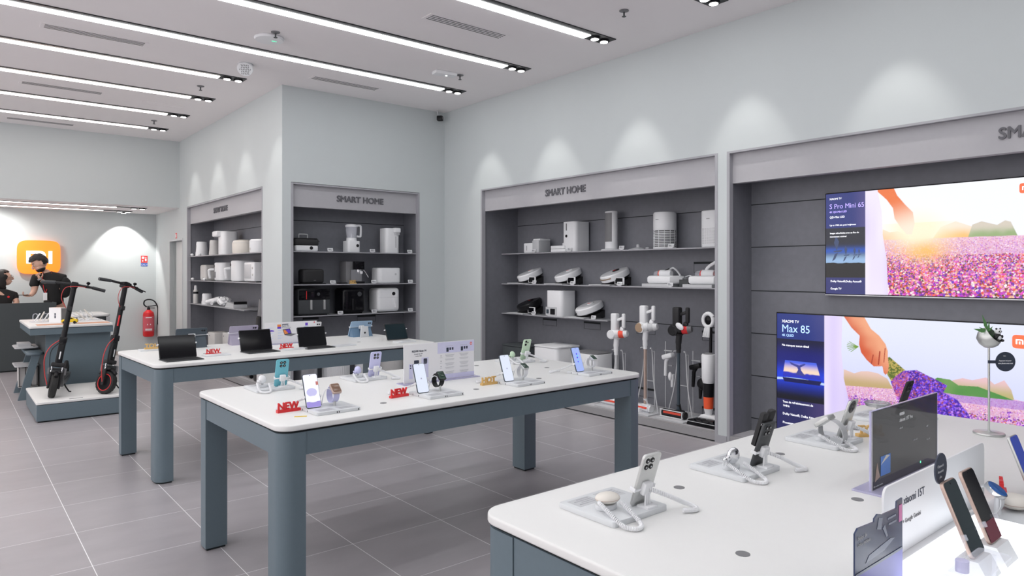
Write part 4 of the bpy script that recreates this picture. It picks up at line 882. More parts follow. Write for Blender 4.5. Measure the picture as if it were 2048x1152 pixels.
def mi_logo(par, x, z, s, mo, mw, y=-.003, d=.0015, name='brand_logo'):
    """rounded square carrying the m i mark, s = half size"""
    n = 40; pts = []
    for i in range(n*1):
        a = 2*PI*i/n; c, q = math.cos(a), math.sin(a); e = 2/5.0; pts.append((x+s*1.03*math.copysign(abs(c)**e, c), z+s*.96*math.copysign(abs(q)**e, q)))
    b = G().prism(pts, y-d, y, 'y').build(name, mo, par, smooth=0)
    u = s/7.2; yy = y-d-.0006 if d < .01 else y-d-.006; g = G()
    def P_(pl): g.prism([(x+a*u, z+b_*u) for a, b_ in pl], yy, y-d+.0002, 'y')
    P_([(-4.3, -2.6), (-2.9, -2.6), (-2.9, 1.4), (-2.9, 2.6), (-4.3, 2.6)]); P_([(-2.9, 1.35), (.2, 1.35), (.2, 2.6), (-2.9, 2.6)])
    P_([(.2, 1.35)] + [(.2+a, b_) for a, b_ in ((.6, 1.2), (.75, .9), (.8, .6), (2.1, .6), (2.0, 1.3), (1.6, 2.0), (.9, 2.5), (0, 2.6))]); P_([(1.0, -2.6), (2.3, -2.6), (2.3, .6), (1.0, .6)])
    P_([(-1.6, -2.6), (-.3, -2.6), (-.3, .4), (-1.6, .4)]); P_([(3.2, -2.6), (4.5, -2.6), (4.5, 2.6), (3.2, 2.6)])
    g.build('logo_mark', mw, b, smooth=0); return b
mi_logo(t, 1.783, 1.050-.085, .048, 'logo_red', 'text_white', -.0025, .0006)
t, o = television('upper television with sunlit lavender field and a dark side panel', 2.765, 2.172, 1.45, .825, 65)
tvtext(o, {'screen_text': ('text_white', [(.029, 2.122, .022, 'XIAOMI TV'), (.031, 1.970, .024, 'QD-Mini LED'), (.031, 1.906, .018, 'Up to 1700 nits peak brightness'), (.033, 1.840, .018, 'Images ultra-fluides avec un flou de'), (.033, 1.812, .018, 'mouvement minimal'), (.038, 1.443, .022, 'Dolby Vision®,Dolby Atmos®'), (.038, 1.382, .022, 'Google TV')]),
           'screen_title': ('text_lilac', [(.029, 2.048, .056, 'S Pro Mini 65'), (.029, 2.014, .022, '4K QD-Mini LED')])}, 1.347, None)
mi_logo(t, 1.375, 2.098-1.347, .036, 'logo_red', 'text_white', -.0025, .0006)

# ================================================================= APPLIANCES: right bay (fronts face -x)
def tagp(label, loc, rz):
    t = thing('price_tag', label, 'price tag', loc, rz, 'electronic price tags on the shelves')
    G().box(-.036, -.003, .004, .036, .003, .044, .002, rot=(-.25, 0, 0)).build('case', 'white', t)
    g = G(); g.box(-.030, -.0045, .010, .030, -.0035, .038, rot=(-.25, 0, 0)); g.mi = 1
    for k in range(3): g.box(-.024, -.0055, .015+k*.008, .02-k*.01, -.0045, .018+k*.008, rot=(-.25, 0, 0))
    g.build('display', ['light_grey', 'print_dark'], t, smooth=0)
    G().box(-.02, -.004, 0, .02, .012, .006).build('foot', 'white', t)
Z1, Z2, Z3 = 1.766, 1.373, .986; AX = 5.80
t = thing('humidifier', 'low white two-step humidifier at the left end of the top shelf', 'humidifier', (5.80, 6.52, Z1), -90)
G().box(-.16, -.12, 0, .02, .06, .125, .012).build('water_tank', 'white', t); G().box(.0, -.12, 0, .13, .08, .155, .012).build('body', 'light_grey', t); G().box(.0, -.10, .15, .13, .08, .175, .008).build('lid', 'white', t); G().box(-.10, -.1215, .03, -.092, -.1195, .09).build('level_window', 'mid_grey', t, smooth=0)
t = thing('pet_feeder', 'tall white boxy dispenser with a black slot and round button', 'dispenser', (5.80, 5.845, Z1), -90)
G().prism(rrect(-.125, -.12, .105, .13, .045, 6), 0, .355, bev=.004).build('body', 'white', t)
g = G(); g.prism(rrect(-.055, .25, -.045, .335, .004), -.1225, -.119, 'y'); g.prism(circ(-.05, .185, .017), -.1235, -.119, 'y'); g.build('slot_and_button', 'black', t, smooth=0)
t = thing('white_base_tray', 'low white stacked tray in front of the tall white dispenser', 'tray', (5.72, 5.99, Z1), -90)
G().box(-.16, -.06, 0, .10, .06, .035, .006).build('lower_tray', 'white', t); G().box(-.16, -.06, .037, .08, .06, .075, .006).build('upper_tray', 'white', t); G().box(-.02, .0, .075, .09, .06, .110, .008).build('spout_block', 'white', t)
t = thing('tower_fan', 'slim white tower fan with a dark mesh front', 'fan', (5.80, 5.29, Z1), -90)
G().lathe([(.115, 0), (.118, .008), (.105, .018), (.06, .022)], n=36).build('base', 'white', t)
G().prism(circ(0, 0, .078, .062, 36), .022, .445, bev=.006).build('body', 'white', t)
g = G(); pts = [(x*1.02, y*1.02) for x, y in circ(0, 0, .078, .062, 36)]; sel = [p for p in pts if p[1] < -.012]; sel.sort(); sel = [p for p in sel if p[0] < .06]
g.prism(sel + [(p[0], p[1]+.004) for p in sel[::-1]], .10, .425); g.build('mesh_grille', 'mid_grey', t)
t = thing('round_gadget', 'flat grey round gadget with a little knob on the top shelf', 'gadget', (5.75, 4.86, Z1), -90)
G().lathe([(.10, 0), (.10, .006), (.04, .02), (.018, .026), (.016, .055), (0, .058)], n=30).build('body', 'light_grey', t); G().ell((.13, 0, .012), (.025, .02, .012)).build('puck', 'light_grey', t)
def purifier(label, y, W, H, low, taper=0):
    t = thing('air_purifier', label, 'air purifier', (5.80, y, Z1), -90)
    if not taper:
        G().lathe([(W*.97, H*low), (W, H*low+.01), (W, H-.02), (W*.93, H-.004), (W*.5, H)], n=40).build('body', 'white', t)
        G().lathe([(W*.86, .02), (W*.86, H*low+.01)], n=30).build('filter', 'mid_grey', t)
        g = G(); g.lathe([(W*.98, 0), (W, .004), (W, .018), (W*.9, .022)], n=36)
        for k in range(9): g.tube([(W*.965*math.cos(2*PI*i/32), W*.965*math.sin(2*PI*i/32), .038+k*(H*low-.04)/9) for i in range(32)], .0042, 6, closed=True)
        for i in range(12): a = 2*PI*i/12+.1; g.cyl((W*.97*math.cos(a), W*.97*math.sin(a), .01), (W*.97*math.cos(a), W*.97*math.sin(a), H*low+.01), .003, n=6)
        g.build('cage', 'white', t)
    else:
        G().prism(rrect(-W, -W, W, W, W*.55, 8), 0, H, bev=.012).build('body', 'white', t)
        g = G()
        for r in range(14):
            for c in range(12): g.prism(circ(-W*.62+c*W*.11, .04+r*.011, .0026, n=6), -W-.0006, -W+.002, 'y')
        g.build('air_holes', 'mid_grey', t, smooth=0)
    G().box(-.025, -W-.0008, H-.085, .012, -W+.002, H-.080).build('mark', 'mid_grey', t, smooth=0)
purifier('round white air purifier with a caged slotted lower half', 4.54, .120, .385, .50); purifier('white air purifier with tiny holes at the right end of the top shelf', 3.93, .11, .36, 0, 1)
def robot(label, loc, body='white_gloss', deco='red', bumper=None, win=True, scr=True, lidar=True, slab='light_grey'):
    t = thing('robot_vacuum', label, 'robot vacuum', (loc[0], loc[1], loc[2]+.012), -90); T = (math.radians(24), math.radians(0), math.radians(20))
    Tm = dict(loc=(-.0, .03, .105), rot=(math.radians(22), 0, math.radians(-22)))
    G().lathe([(.155, -.038), (.168, -.030), (.172, .0), (.170, .028), (.158, .040), (.10, .043), (0, .044)], n=48).build('body', body, t, **Tm)
    G().lathe([(.150, -.050), (.152, -.036)], n=40).build('underside', 'black', t, **Tm)
    g = G(); 
    if lidar: g.lathe([(.042, .042), (.042, .050), (.036, .054), (0, .054)], (0, .03, 0), 24); g.lathe([(.022, .054), (.022, .056), (0, .0562)], (0, .03, 0), 20)
    g.build('turret', 'black' if bumper else body, t, **Tm) if lidar else None
    g = G(); g.tube(arc((0, .03, .052), .028, 200, 340, 12, 'xy'), .0042, 6); g.build('accent', deco, t, **Tm)
    if bumper: g = G(); g.tube([(.1735*math.cos(a), .1735*math.sin(a), .006) for a in [math.radians(x) for x in range(185, 320, 6)]], .0065, 6); g.build('bumper_band', bumper, t, **Tm)
    if win: g = G(); a = math.radians(262); g.tube([(.1725*math.cos(a), .1725*math.sin(a), -.004) for a in [math.radians(x) for x in (248, 254, 260, 266)]], .0085, 8); g.build('sensor_window', 'black_gloss', t, **Tm)
    t2 = thing('robot_stand', label.replace('robot vacuum', 'sloping stand under the robot vacuum'), 'display stand', loc, -90)
    G().box(-.20, -.19, 0, .12, .10, .012, .001).build('base_plate', slab, t2, smooth=0)
    g = G(); g.at((0, .06, 0)); g.prism([(-.16, .012), (.12, .012), (.12, .115), (.11, .115)], -.10, .16, 'x'); g.build('wedge', 'black_matte', t2, smooth=0)
    if scr:
        s = G().prism(rrect(.10, .012, .235, .092, .004), -.085, -.075, 'y').build('screen_frame', 'white', t2, smooth=0); G().box(.108, -.0862, .022, .215, -.0848, .084).build('screen', 'black_gloss', s, smooth=0)
    return t
robot('white robot vacuum with a black turret, left on the middle shelf', (5.82, 6.75, Z2)); robot('white robot vacuum with a red line, second on the middle shelf', (5.82, 6.04, Z2), win=False)
robot('white robot vacuum with a brown bumper band on the middle shelf', (5.82, 5.28, Z2), bumper='bronze', win=False)
robot('black robot vacuum at the left end of the lowest right-bay shelf', (5.82, 6.76, Z3), 'black', 'red', win=False, slab='light_grey'); robot('white robot vacuum beside the tall white dust station', (5.82, 5.68, Z3), scr=False)
t = thing('dust_station', 'tall white dust station with two square ports near its base', 'docking station', (5.78, 6.08, Z3), -90)
G().prism(rrect(-.15, -.13, .13, .13, .05, 8), 0, .315, bev=.006).build('body', 'white', t); G().prism(rrect(-.145, .01, .05, .115, .004), -.133, -.128, 'y').build('port_panel', 'light_grey', t, smooth=0)
g = G(); g.prism(rrect(-.130, .035, -.09, .085, .008), -.136, -.132, 'y'); g.mi = 1; g.prism(rrect(-.06, .025, .02, .095, .006), -.136, -.132, 'y'); g.build('ports', ['slate_blue', 'black'], t, smooth=0)
def mite(label, loc, handle=False):
    t = thing('mite_vacuum', label, 'mattress vacuum', (loc[0], loc[1], loc[2]+.03), -90)
    G().prism([(-.19, -.10), (.10, -.10), (.19, .02), (.13, .13), (-.14, .13), (-.20, .0)], 0, .085, bev=.028, seg=4).build('body', 'white', t)
    g = G(); g.at((-.03, .0, .105), (0, 0, 0)); g.tube([(-.07, 0, 0), (-.06, 0, 0), (.06, 0, 0), (.075, 0, 0)], [.03, .04, .04, .03], 20); g.build('motor_pod', 'white', t)
    g = G(); g.tube([(-.16, 0, .095), (-.10, 0, .10)], [.036, .042], 20); g.build('dust_cup', 'acrylic', t); g = G(); g.tube([(-.10, 0, .10), (-.092, 0, .10)], .044, 20); g.build('cup_ring', 'orange' if not handle else 'red', t)
    if handle:
        g = G(); g.tube(spline([(-.05, 0, .09), (-.045, .0, .15), (.02, 0, .20), (.12, 0, .235), (.18, 0, .20)], 6), .017, 10); g.build('handle', 'white', t)
        G().ell((.10, 0, .10), (.05, .04, .03)).build('rear_cup', 'red', t)
    else:
        g = G(); g.tube(spline([(.0, 0, .13), (.06, 0, .165), (.12, 0, .13), (.16, 0, .08)], 5), .010, 8); g.mi = 1; g.box(-.06, -.02, .138, .03, .02, .146, .002, rot=(0, -.35, 0)); g.build('handle', ['light_grey', 'black'], t)
    G().box(-.24, -.13, -.03, .10, .12, 0, .001).build('plinth', 'light_grey', t, smooth=0)
    return t
mite('white mattress vacuum with clear dust cup, fourth on the middle shelf', (5.80, 4.50, Z2)); mite('white mattress vacuum with a raised handle, right end of the middle shelf', (5.80, 3.98, Z2), True)
t = thing('hose_nozzle', 'little grey hose nozzle beside the fourth mattress vacuum', 'nozzle', (5.80, 4.26, Z2), -90)
G().box(-.06, -.05, 0, .05, .05, .075).build('block', 'dark_grey', t, smooth=0); g = G(); g.lathe([(.045, .075), (.05, .085), (.03, .10)], n=24); g.tube(spline([(-.02, 0, .10), (.03, 0, .115), (.08, 0, .10), (.09, 0, .09)], 5), .008, 8); g.build('nozzle', 'steel', t)
for y, z, l in ((6.47, Z1, 'price tag in front of the low white humidifier'), (5.83, Z1, 'price tag in front of the tall white dispenser'), (5.02, Z1, 'price tag beside the tower fan'), (4.36, Z1, 'price tag under the round caged purifier'), (3.80, Z1, 'price tag cut off at the right end of the top shelf'),
                (6.46, Z2, 'price tag by the first white robot vacuum'), (5.78, Z2, 'price tag by the second white robot vacuum'), (5.05, Z2, 'price tag by the robot vacuum with brown band'), (4.37, Z2, 'price tag by the mattress vacuum with clear cup'), (6.47, Z3, 'price tag by the black robot vacuum'), (5.44, Z3, 'price tag by the robot vacuum beside the dust station')):
    tagp(l, (5.668, y, z+.0005), -90)
# floor of the right bay
ZP = .077
for nm, lab, y, x, w_, d_, h_, m, r in (('storage_box', 'black low box at the back left corner of the right bay', 6.72, 5.72, .46, .34, .50, 'slate_dark', .01), ('waste_bin', 'white rounded bin behind the mint green phone', 6.06, 5.68, .42, .40, .55, 'white', .05)):
    t = thing(nm, lab, 'bin' if 'bin' in nm else 'box', (x, y, ZP), -90); G().prism(rrect(-w_/2, -d_/2, w_/2, d_/2, r, 6), 0, h_, bev=.012).build('body', m, t); G().prism(rrect(-w_/2-.004, -d_/2-.004, w_/2+.004, d_/2+.004, r, 6), h_, h_+.02, bev=.006).build('lid', m, t)
t = thing('waste_bin', 'white bin with a dark rim behind the blue-icon phone', 'bin', (5.66, 5.46, ZP), -90)
G().prism(rrect(-.20, -.15, .20, .15, .05, 6), 0, .53, bev=.006).build('body', 'white', t); G().prism(rrect(-.19, -.14, .19, .14, .045, 6), .53, .545).build('lid', 'mid_grey', t); G().prism(circ(-.10, .46, .006), -.152, -.149, 'y').build('button', 'black', t)

def rack(x0, m='white', H=.62):
    g = G(); lft, rgt = x0-.05, x0+.05
    for sx, xx in ((-1, lft), (1, rgt)):
        g.tube(spline([(xx+sx*.02, -.03, H+.03), (xx, -.02, H+.035), (xx, .01, H), (xx+sx*.03, .0, H*.5), (xx+sx*.10, -.02, .012)], 6), .006, 8)
        g.tube([(xx, .05, H), (xx, .05, .01)], .005, 6)
    g.tube([(lft, .01, H), (lft, .05, H)], .005, 6); g.tube([(rgt, .01, H), (rgt, .05, H)], .005, 6); g.tube([(lft, .05, H*.5), (rgt, .05, H*.5)], .005, 6)
    g.box(x0-.17, -.20, 0, x0+.17, .12, .012, .002); return g
def stick_vac(label, y, body, pole, accent, x=5.58, H=1.09, cupm='red', brush='brush_red', s=1.0, top='white', lean=0):
    t = thing('stick_vacuum', label, 'vacuum cleaner', (x, y, ZP+.012), -90)
    G().tube([(0, 0, .075), (0, 0, H-.42)], .0165, 14).build('tube', pole, t)
    g = G(); g.tube(spline([(0, 0, H-.46), (0, 0, H-.42), (.0, 0, H-.36), (.01, 0, H-.27)], 4), [.022]*4+[.026]*4+[.030]*4+[.045], 14); g.build('neck', body, t)
    g = G(); g.tube([(-.035, -.05, H-.24), (-.03, .045, H-.235)], .050*s, 26); g.ell((.0, .0, H-.23), (.06, .055, .05)); g.build('motor_body', body, t)
    g = G(); g.tube([(-.037, -.052, H-.24), (-.036, -.058, H-.24)], [.046*s, .040*s], 26); g.build('front_cap', accent, t)
    g = G(); g.tube([(.045, 0, H-.235), (.10, .02, H-.225)], [.040, .044], 24); g.build('dust_cup', cupm, t)
    g = G(); g.tube([(.10, .02, H-.225), (.135, .03, H-.22)], [.045, .030], 24); g.build('cup_end', body if cupm != 'red' else 'mid_grey', t)
    G().box(-.055, -.035, H-.20, .025, .035, H-.01, .016, 3).build('battery', top, t)
    g = G(); g.box(.088, -.019, H-.165, .128, .019, H-.008, .015, 3); g.box(.015, -.012, H-.085, .10, .012, H-.055, .008, rot=(0, -.35, 0)); g.box(.06, -.014, H-.20, .11, .014, H-.155, .010, rot=(0, .4, 0)); g.build('handle', top, t)
    g = G(); g.tube([(-.15, -.045, .040), (.12, -.045, .040)], .036, 18); g.box(-.05, -.04, .03, .05, .05, .072, .014); g.cyl((0, .02, .05), (0, .0, .13), .022, .020, 14); g.build('floor_head', body, t)
    g = G(); g.tube([(-.125, -.066, .046), (.085, -.066, .046)], .0165, 16); g.build('brush_roller', brush, t)
    g = G(); g.box(-.16, -.085, .004, -.150, -.055, .075, .003); g.box(.095, -.086, .004, .103, -.06, .075, .003); g.box(-.16, -.090, .070, .10, -.082, .077); g.box(-.16, -.09, .004, .10, -.083, .012); g.build('head_guard', 'white' if body == 'black_matte' else 'acrylic', t)
    r = tag(rack(0, H=.57*H).build('vacuum_rack', 'light_grey', loc=(x-.02+.06, y, ZP), rot=(0, 0, -PI/2)), label.replace('stick vacuum', 'wire rack holding the stick vacuum').replace('standing ', ''), 'stand')
    return t
stick_vac('white stick vacuum with a red dust cup and pale blue tube', 5.02, 'white', 'light_grey', 'white', H=1.00, cupm='brush_red')
stick_vac('white stick vacuum with bronze tube and bronze motor cap', 4.62, 'white', 'rose', 'bronze', H=1.10, cupm='light_grey', s=1.1)
stick_vac('black stick vacuum with slate tube and red dust cup', 4.20, 'black_matte', 'slate_blue', 'black', H=1.10, cupm='red', s=1.1, top='black_matte')
G().ell((0, 0, 0), (.05, .014, .03), rot=(0, .5, 0)).build('white_badge', 'white', bpy.data.objects['stick_vacuum.002'], (.05, -.050, .905))
def nozzle_set(label, y, m, z0=.25):
    t = thing('nozzle_set', label, 'vacuum nozzles', (5.72, y, ZP), -90)
    g = G(); g.tube([(-.03, .04, 0), (-.03, .04, z0+.30)], .005, 6); g.box(-.05, -.06, 0, .05, .10, .010); g.box(-.04, .03, z0+.05, .06, .05, z0+.06); g.box(-.04, .03, z0+.2, .06, .05, z0+.21); g.build('support', 'light_grey', t)
    g = G(); g.tube([(.0, .0, z0-.05), (.01, 0, z0+.10), (.03, 0, z0+.14)], [.016, .020, .024], 12); g.box(-.03, -.035, z0+.13, .10, .035, z0+.18, .014, rot=(0, -.3, 0)); g.build('upholstery_nozzle', m, t)
    g = G(); g.tube([(.07, .02, z0-.16), (.075, .02, z0-.03)], [.014, .022], 12); g.ell((.12, .0, z0-.01), (.070, .035, .062)) if m == 'black' else g.ell((.06, .0, z0-.05), (.022, .018, .045)); g.build('brush_nozzle', m, t)
nozzle_set('clear white nozzle set beside the bronze-tube vacuum', 4.47, 'white', .43); nozzle_set('black nozzle set beside the black stick vacuum', 4.13, 'black', .36)
t = thing('low_box', 'low white box lying on the plinth beside the bronze-tube vacuum', 'box', (5.52, 4.72, ZP), -90); G().box(-.12, -.06, .012, .12, .06, .055, .004).build('body', 'white', t)
t = thing('wet_floor_vacuum', 'white black and orange floor washer cut off by the right pillar', 'floor washer', (5.56, 3.84, ZP), -90)
G().lathe([(.052, .40), (.062, .44), (.066, .66), (.060, .672), (.03, .675)], (0, 0, 0), 28).build('clean_tank', 'white', t); G().lathe([(.05, .672), (.03, .685), (0, .686)], n=24).build('tank_lid', 'mid_grey', t)
G().lathe([(.048, .27), (.052, .40)], n=24).build('middle_body', 'black', t); G().lathe([(.044, .16), (.048, .27)], n=24).build('dirty_tank', 'orange', t); G().lathe([(.030, .10), (.044, .16)], n=20).build('joint', 'white', t)
g = G(); g.prism([(-.17, .0), (-.15, .05), (-.05, .075), (.13, .075), (.15, 0)], -.12, .05, 'y', bev=.012); g.build('floor_head', 'black_gloss', t); G().prism([(-.10, .055), (-.05, .10), (.10, .10), (.13, .07)], -.06, .06, 'y', bev=.012).build('head_cover', 'white', t)
g = G(); g.box(-.165, -.125, .035, .15, -.118, .040); g.build('head_line', 'light_grey', t, smooth=0)
G().cyl((.0, .03, .60), (.0, .04, .96), .014).build('handle_tube', 'black', t)
g = G(); g.tube([(-.030+.055*math.cos(a), .04, .99+.062*math.sin(a)) for a in [math.radians(x) for x in range(30, 400, 20)]], .020, 12); g.build('handle', 'white', t); G().ell((-.025, .035, .99), (.042, .018, .046)).build('grip_window', 'black_gloss', t)
g = G()
for k in range(6): g.tube([(-.055+k*.010, .02, .92), (-.065+k*.014, .0, .83)], .005, 6)
g.build('tassel', 'white', t)

# ================================================================= APPLIANCES: centre bay (fronts face -y)
C1, C2, C3 = 1.776, 1.375, .993; CY = 8.17
t = thing('hot_pot', 'black square hot pot on a white base with a wire lid handle', 'hot pot', (3.38, 8.16, C1))
G().box(-.145, -.12, 0, .145, .12, .075, .02, 4).build('base', 'white', t); G().prism(circ(.055, .042, .021), -.1235, -.118, 'y').build('dial', 'black', t)
G().prism(rrect(-.16, -.125, .16, .125, .04), .078, .15, bev=.012).build('pot', 'black_matte', t); g = G(); g.box(.15, -.02, .12, .205, .02, .135, .005); g.box(-.19, -.02, .12, -.15, .02, .135, .005); g.build('side_grip', 'black', t)
G().prism(rrect(-.15, -.115, .15, .115, .04), .15, .162, bev=.004).build('lid', 'black', t); G().tube(spline([(-.055, 0, .16), (-.055, 0, .205), (-.045, 0, .212), (.045, 0, .212), (.055, 0, .205), (.055, 0, .16)], 3), .007, 8).build('lid_handle', 'light_grey', t)
t = thing('blender', 'white blender with a clear jug and a black dial', 'blender', (4.005, 8.12, C1))
G().prism(rrect(-.085, -.085, .085, .085, .03), 0, .145, bev=.008).build('base', 'white', t); G().lathe([(.080, .145), (.066, .150), (.064, .185)], n=30).build('collar', 'white', t); G().prism(circ(.045, .085, .019), -.089, -.083, 'y').build('dial', 'black', t)
G().lathe([(.062, .185), (.074, .33), (.071, .33), (.058, .19), (0, .19)], n=30).build('jug', 'acrylic', t); G().lathe([(.078, .325), (.080, .345), (.06, .358), (.03, .362), (0, .365)], n=30).build('lid', 'white', t)
G().tube(spline([(.07, 0, .345), (.12, 0, .345), (.132, 0, .32), (.13, 0, .22), (.118, 0, .205), (.07, 0, .208)], 5), .013, 10).build('jug_handle', 'white', t); G().cyl((0, 0, .19), (0, 0, .24), .01, .004).build('blade', 'steel', t)
t = thing('water_dispenser', 'tall white hot water dispenser with a dark slit, right end of the top shelf', 'water dispenser', (4.575, 8.14, C1))
G().prism(rrect(-.105, -.085, .105, .12, .05), 0, .33, bev=.006).build('body', 'white', t); G().box(.0, -.12, .27, .10, -.04, .335, .015, 3).build('spout_head', 'white', t); G().prism(rrect(.020, -.10, .100, -.05, .02), .24, .27).build('nozzle', 'light_grey', t); G().box(.040, -.0865, .07, .045, -.084, .22).build('slit', 'black', t, smooth=0)
t = thing('toaster', 'black toaster on the middle shelf of the centre bay', 'toaster', (3.475, 8.13, C2))
G().box(-.145, -.08, .008, .135, .08, .185, .03, 4).build('body', 'black_matte', t); g = G(); g.box(-.11, -.03, .18, .10, -.012, .187); g.box(-.11, .012, .18, .10, .03, .187); g.build('slots', 'black', t, smooth=0); G().box(.13, -.015, .14, .155, .015, .155, .003).build('lever', 'black', t); G().box(-.18, -.10, 0, .145, .10, .010, .002).build('tray', 'black', t); G().box(-.005, -.0815, .045, .025, -.0795, .049).build('mark', 'mid_grey', t, smooth=0)
t = thing('espresso_machine', 'dark espresso machine with steel front and steam wand', 'espresso machine', (4.04, 8.17, C2))
G().box(-.11, -.05, 0, .11, .13, .285, .008).build('body', 'mid_grey', t); G().box(-.02, -.13, .18, .11, -.05, .285, .006).build('brew_head', 'black_gloss', t); G().box(-.04, -.052, .03, .11, -.049, .18).build('front_plate', 'steel', t, smooth=0); G().box(-.02, -.14, 0, .11, -.04, .028, .004).build('drip_tray', 'black', t)
g = G(); g.cyl((.045, -.09, .18), (.045, -.09, .15), .028, .026); g.cyl((.045, -.10, .158), (.045, -.17, .145), .009, .011); g.cyl((.045, -.09, .15), (.045, -.09, .13), .010, .008); g.mi = 1; g.box(.03, -.18, .125, .06, -.15, .16, .006); g.build('portafilter', ['chrome', 'white'], t)
G().tube([(.11, -.10, .175), (.13, -.11, .15), (.165, -.13, .08)], .0045, 8).build('steam_wand', 'chrome', t); G().tube([(-.055, -.06, .02), (-.055, -.06, .18), (.11, -.06, .18)], .003, 6).build('wire_rail', 'chrome', t)
t = thing('black_scale', 'flat black coffee scale beside the espresso machine', 'scale', (3.845, 8.05, C2)); G().box(-.05, -.05, 0, .05, .05, .018, .004).build('body', 'black', t)
t = thing('rice_cooker', 'white rounded rice cooker on the middle shelf of the centre bay', 'rice cooker', (4.52, 8.15, C2)); G().prism(rrect(-.17, -.12, .17, .12, .06, 8), 0, .205, bev=.022, seg=4).build('body', 'white', t); G().prism(rrect(-.165, -.115, .165, .115, .055, 8), .150, .152).build('lid_seam', 'light_grey', t); G().prism(circ(.08, .12, .014), -.1215, -.118, 'y').build('button', 'light_grey', t)
t = thing('dual_air_fryer', 'wide black air fryer with two drawer handles', 'air fryer', (3.47, 8.17, C3))
G().box(-.20, -.13, .012, .215, .15, .33, .022, 3).build('body', 'dark_grey', t); G().box(-.19, -.134, .19, .205, -.125, .325, .003).build('control_panel', 'black_gloss', t); [G().box(a_, -.155, .07, a_+.025, -.13, .19, .004).build('drawer_handle', 'silver', t) for a_ in (-.055, .115)]
G().prism(circ(.055, .26, .021), -.1365, -.133, 'y').build('dial_ring', 'dark_grey', t); G().box(-.102, -.1365, .20, -.094, -.134, .30).build('indicator_strip', 'red', t, smooth=0); g = G(); g.box(-.16, -.11, 0, .18, .13, .014); g.build('feet', 'black', t)
t = thing('air_fryer', 'glossy black air fryer in the middle of the lowest shelf', 'air fryer', (4.01, 8.17, C3))
G().box(-.165, -.14, .008, .155, .14, .33, .05, 5).build('body', 'black_gloss', t); G().prism(circ(.065, .25, .030), -.1425, -.139, 'y').build('dial', 'dark_grey', t); G().box(-.045, -.155, .05, -.02, -.138, .19, .004).build('drawer_handle', 'black', t); g = G(); g.box(-.12, -.10, 0, .12, .12, .012); g.build('feet', 'black', t)
t = thing('air_fryer', 'white air fryer with a round black dial, lowest shelf', 'air fryer', (4.505, 8.17, C3))
G().box(-.165, -.13, .008, .165, .14, .322, .045, 5).build('body', 'white', t); G().prism(circ(.07, .245, .024), -.1335, -.128, 'y').build('dial', 'black', t); g = G(); g.prism([(.055, .19), (.078, .19), (.096, .065), (.083, .062)], -.165, -.128, 'y', bev=.003); g.build('drawer_handle', 'white', t); G().box(-.15, -.131, .195, .15, -.129, .197).build('drawer_seam', 'light_grey', t, smooth=0); g = G(); g.box(-.12, -.09, 0, .12, .10, .010); g.build('feet', 'black', t)
for x, z, l in ((3.665, C1, 'price tag beside the hot pot'), (4.245, C1, 'price tag beside the blender'), (4.80, C1, 'price tag beside the tall water dispenser'), (3.70, C2, 'price tag beside the black toaster'), (4.265, C2, 'price tag beside the espresso machine'), (4.81, C2, 'price tag right of the white rice cooker'), (3.80, C3, 'price tag between the two black air fryers'), (4.27, C3, 'price tag between the glossy black and white air fryers'), (4.81, C3, 'price tag right of the white air fryer')):
    tagp(l, (x, 8.005, z), 0)
# bins on the plinth of the centre bay
for nm, lab, x, r, h_, m, ribs in (('waste_bin', 'steel round bin under the centre shelves', 3.42, .15, .50, 'steel', 0), ('waste_bin', 'white ribbed round purifier under the centre shelves', 3.83, .17, .55, 'white', 40), ('waste_bin', 'slim white round bin under the centre shelves', 4.17, .07, .48, 'white', 0), ('waste_bin', 'wide pale bin at the right under the centre shelves', 4.62, .17, .50, 'offwhite', 0)):
    t = thing(nm, lab, 'bin', (x, 8.20, ZP), 0); G().lathe([(r*.96, 0), (r, .01), (r, h_-.01), (r*.95, h_), (r*.6, h_+.004)], n=40).build('body', m, t)
    if ribs:
        g = G()
        for i in range(ribs): a = 2*PI*i/ribs; g.cyl((r*math.cos(a), r*math.sin(a), .03), (r*math.cos(a), r*math.sin(a), h_-.15), .004, n=6)
        g.build('ribs', m, t)
    else: G().lathe([(r*.97, h_+.0), (r*.9, h_+.012), (0, h_+.014)], n=32).build('lid', 'mid_grey' if m == 'steel' else m, t)

# ================================================================= APPLIANCES: far left bay (fronts face -x)
L1, L2, L3 = 1.781, 1.387, 1.013; LX = 3.26
def jug(name, lab, y, z, w_, h_, m, x=LX, top=.85, cat='appliance', vis='mid_grey'):
    t = thing(name, lab, cat, (x, y, z), -90); G().lathe([(w_, 0), (w_*1.02, .008), (w_*top, h_-.012), (w_*top*.9, h_), (0, h_+.002)], n=30).build('body', m, t)
    G().box(-.006, -w_*.97, h_*.15, .006, -w_*.80, h_*.75).build('level_window', vis, t, smooth=0); return t
jug('food_canister', 'white faceted canister at the far left of the top shelf', 11.92, L1, .095, .235, 'white', x=3.22); jug('food_canister', 'greige canister beside the white canister', 11.30, L1, .08, .24, 'offwhite', x=3.24)
t = thing('water_dispenser', 'tall white dispenser with an overhanging spout in the far left bay', 'water dispenser', (3.26, 10.72, L1), -90)
G().prism(rrect(-.13, -.11, .15, .12, .07), 0, .35, bev=.01).build('body', 'white', t); G().box(-.19, -.17, .27, .04, -.03, .355, .02, 3).build('spout_head', 'white', t)
t = thing('rice_cooker', 'cream round rice cooker in the far left bay', 'rice cooker', (3.27, 9.97, L1), -90); G().lathe([(.155, 0), (.165, .02), (.168, .15), (.15, .185), (.08, .2), (0, .202)], n=40).build('body', 'cream', t); G().lathe([(.168, .148), (.1695, .150), (.168, .152)], n=40).build('lid_seam', 'offwhite', t)
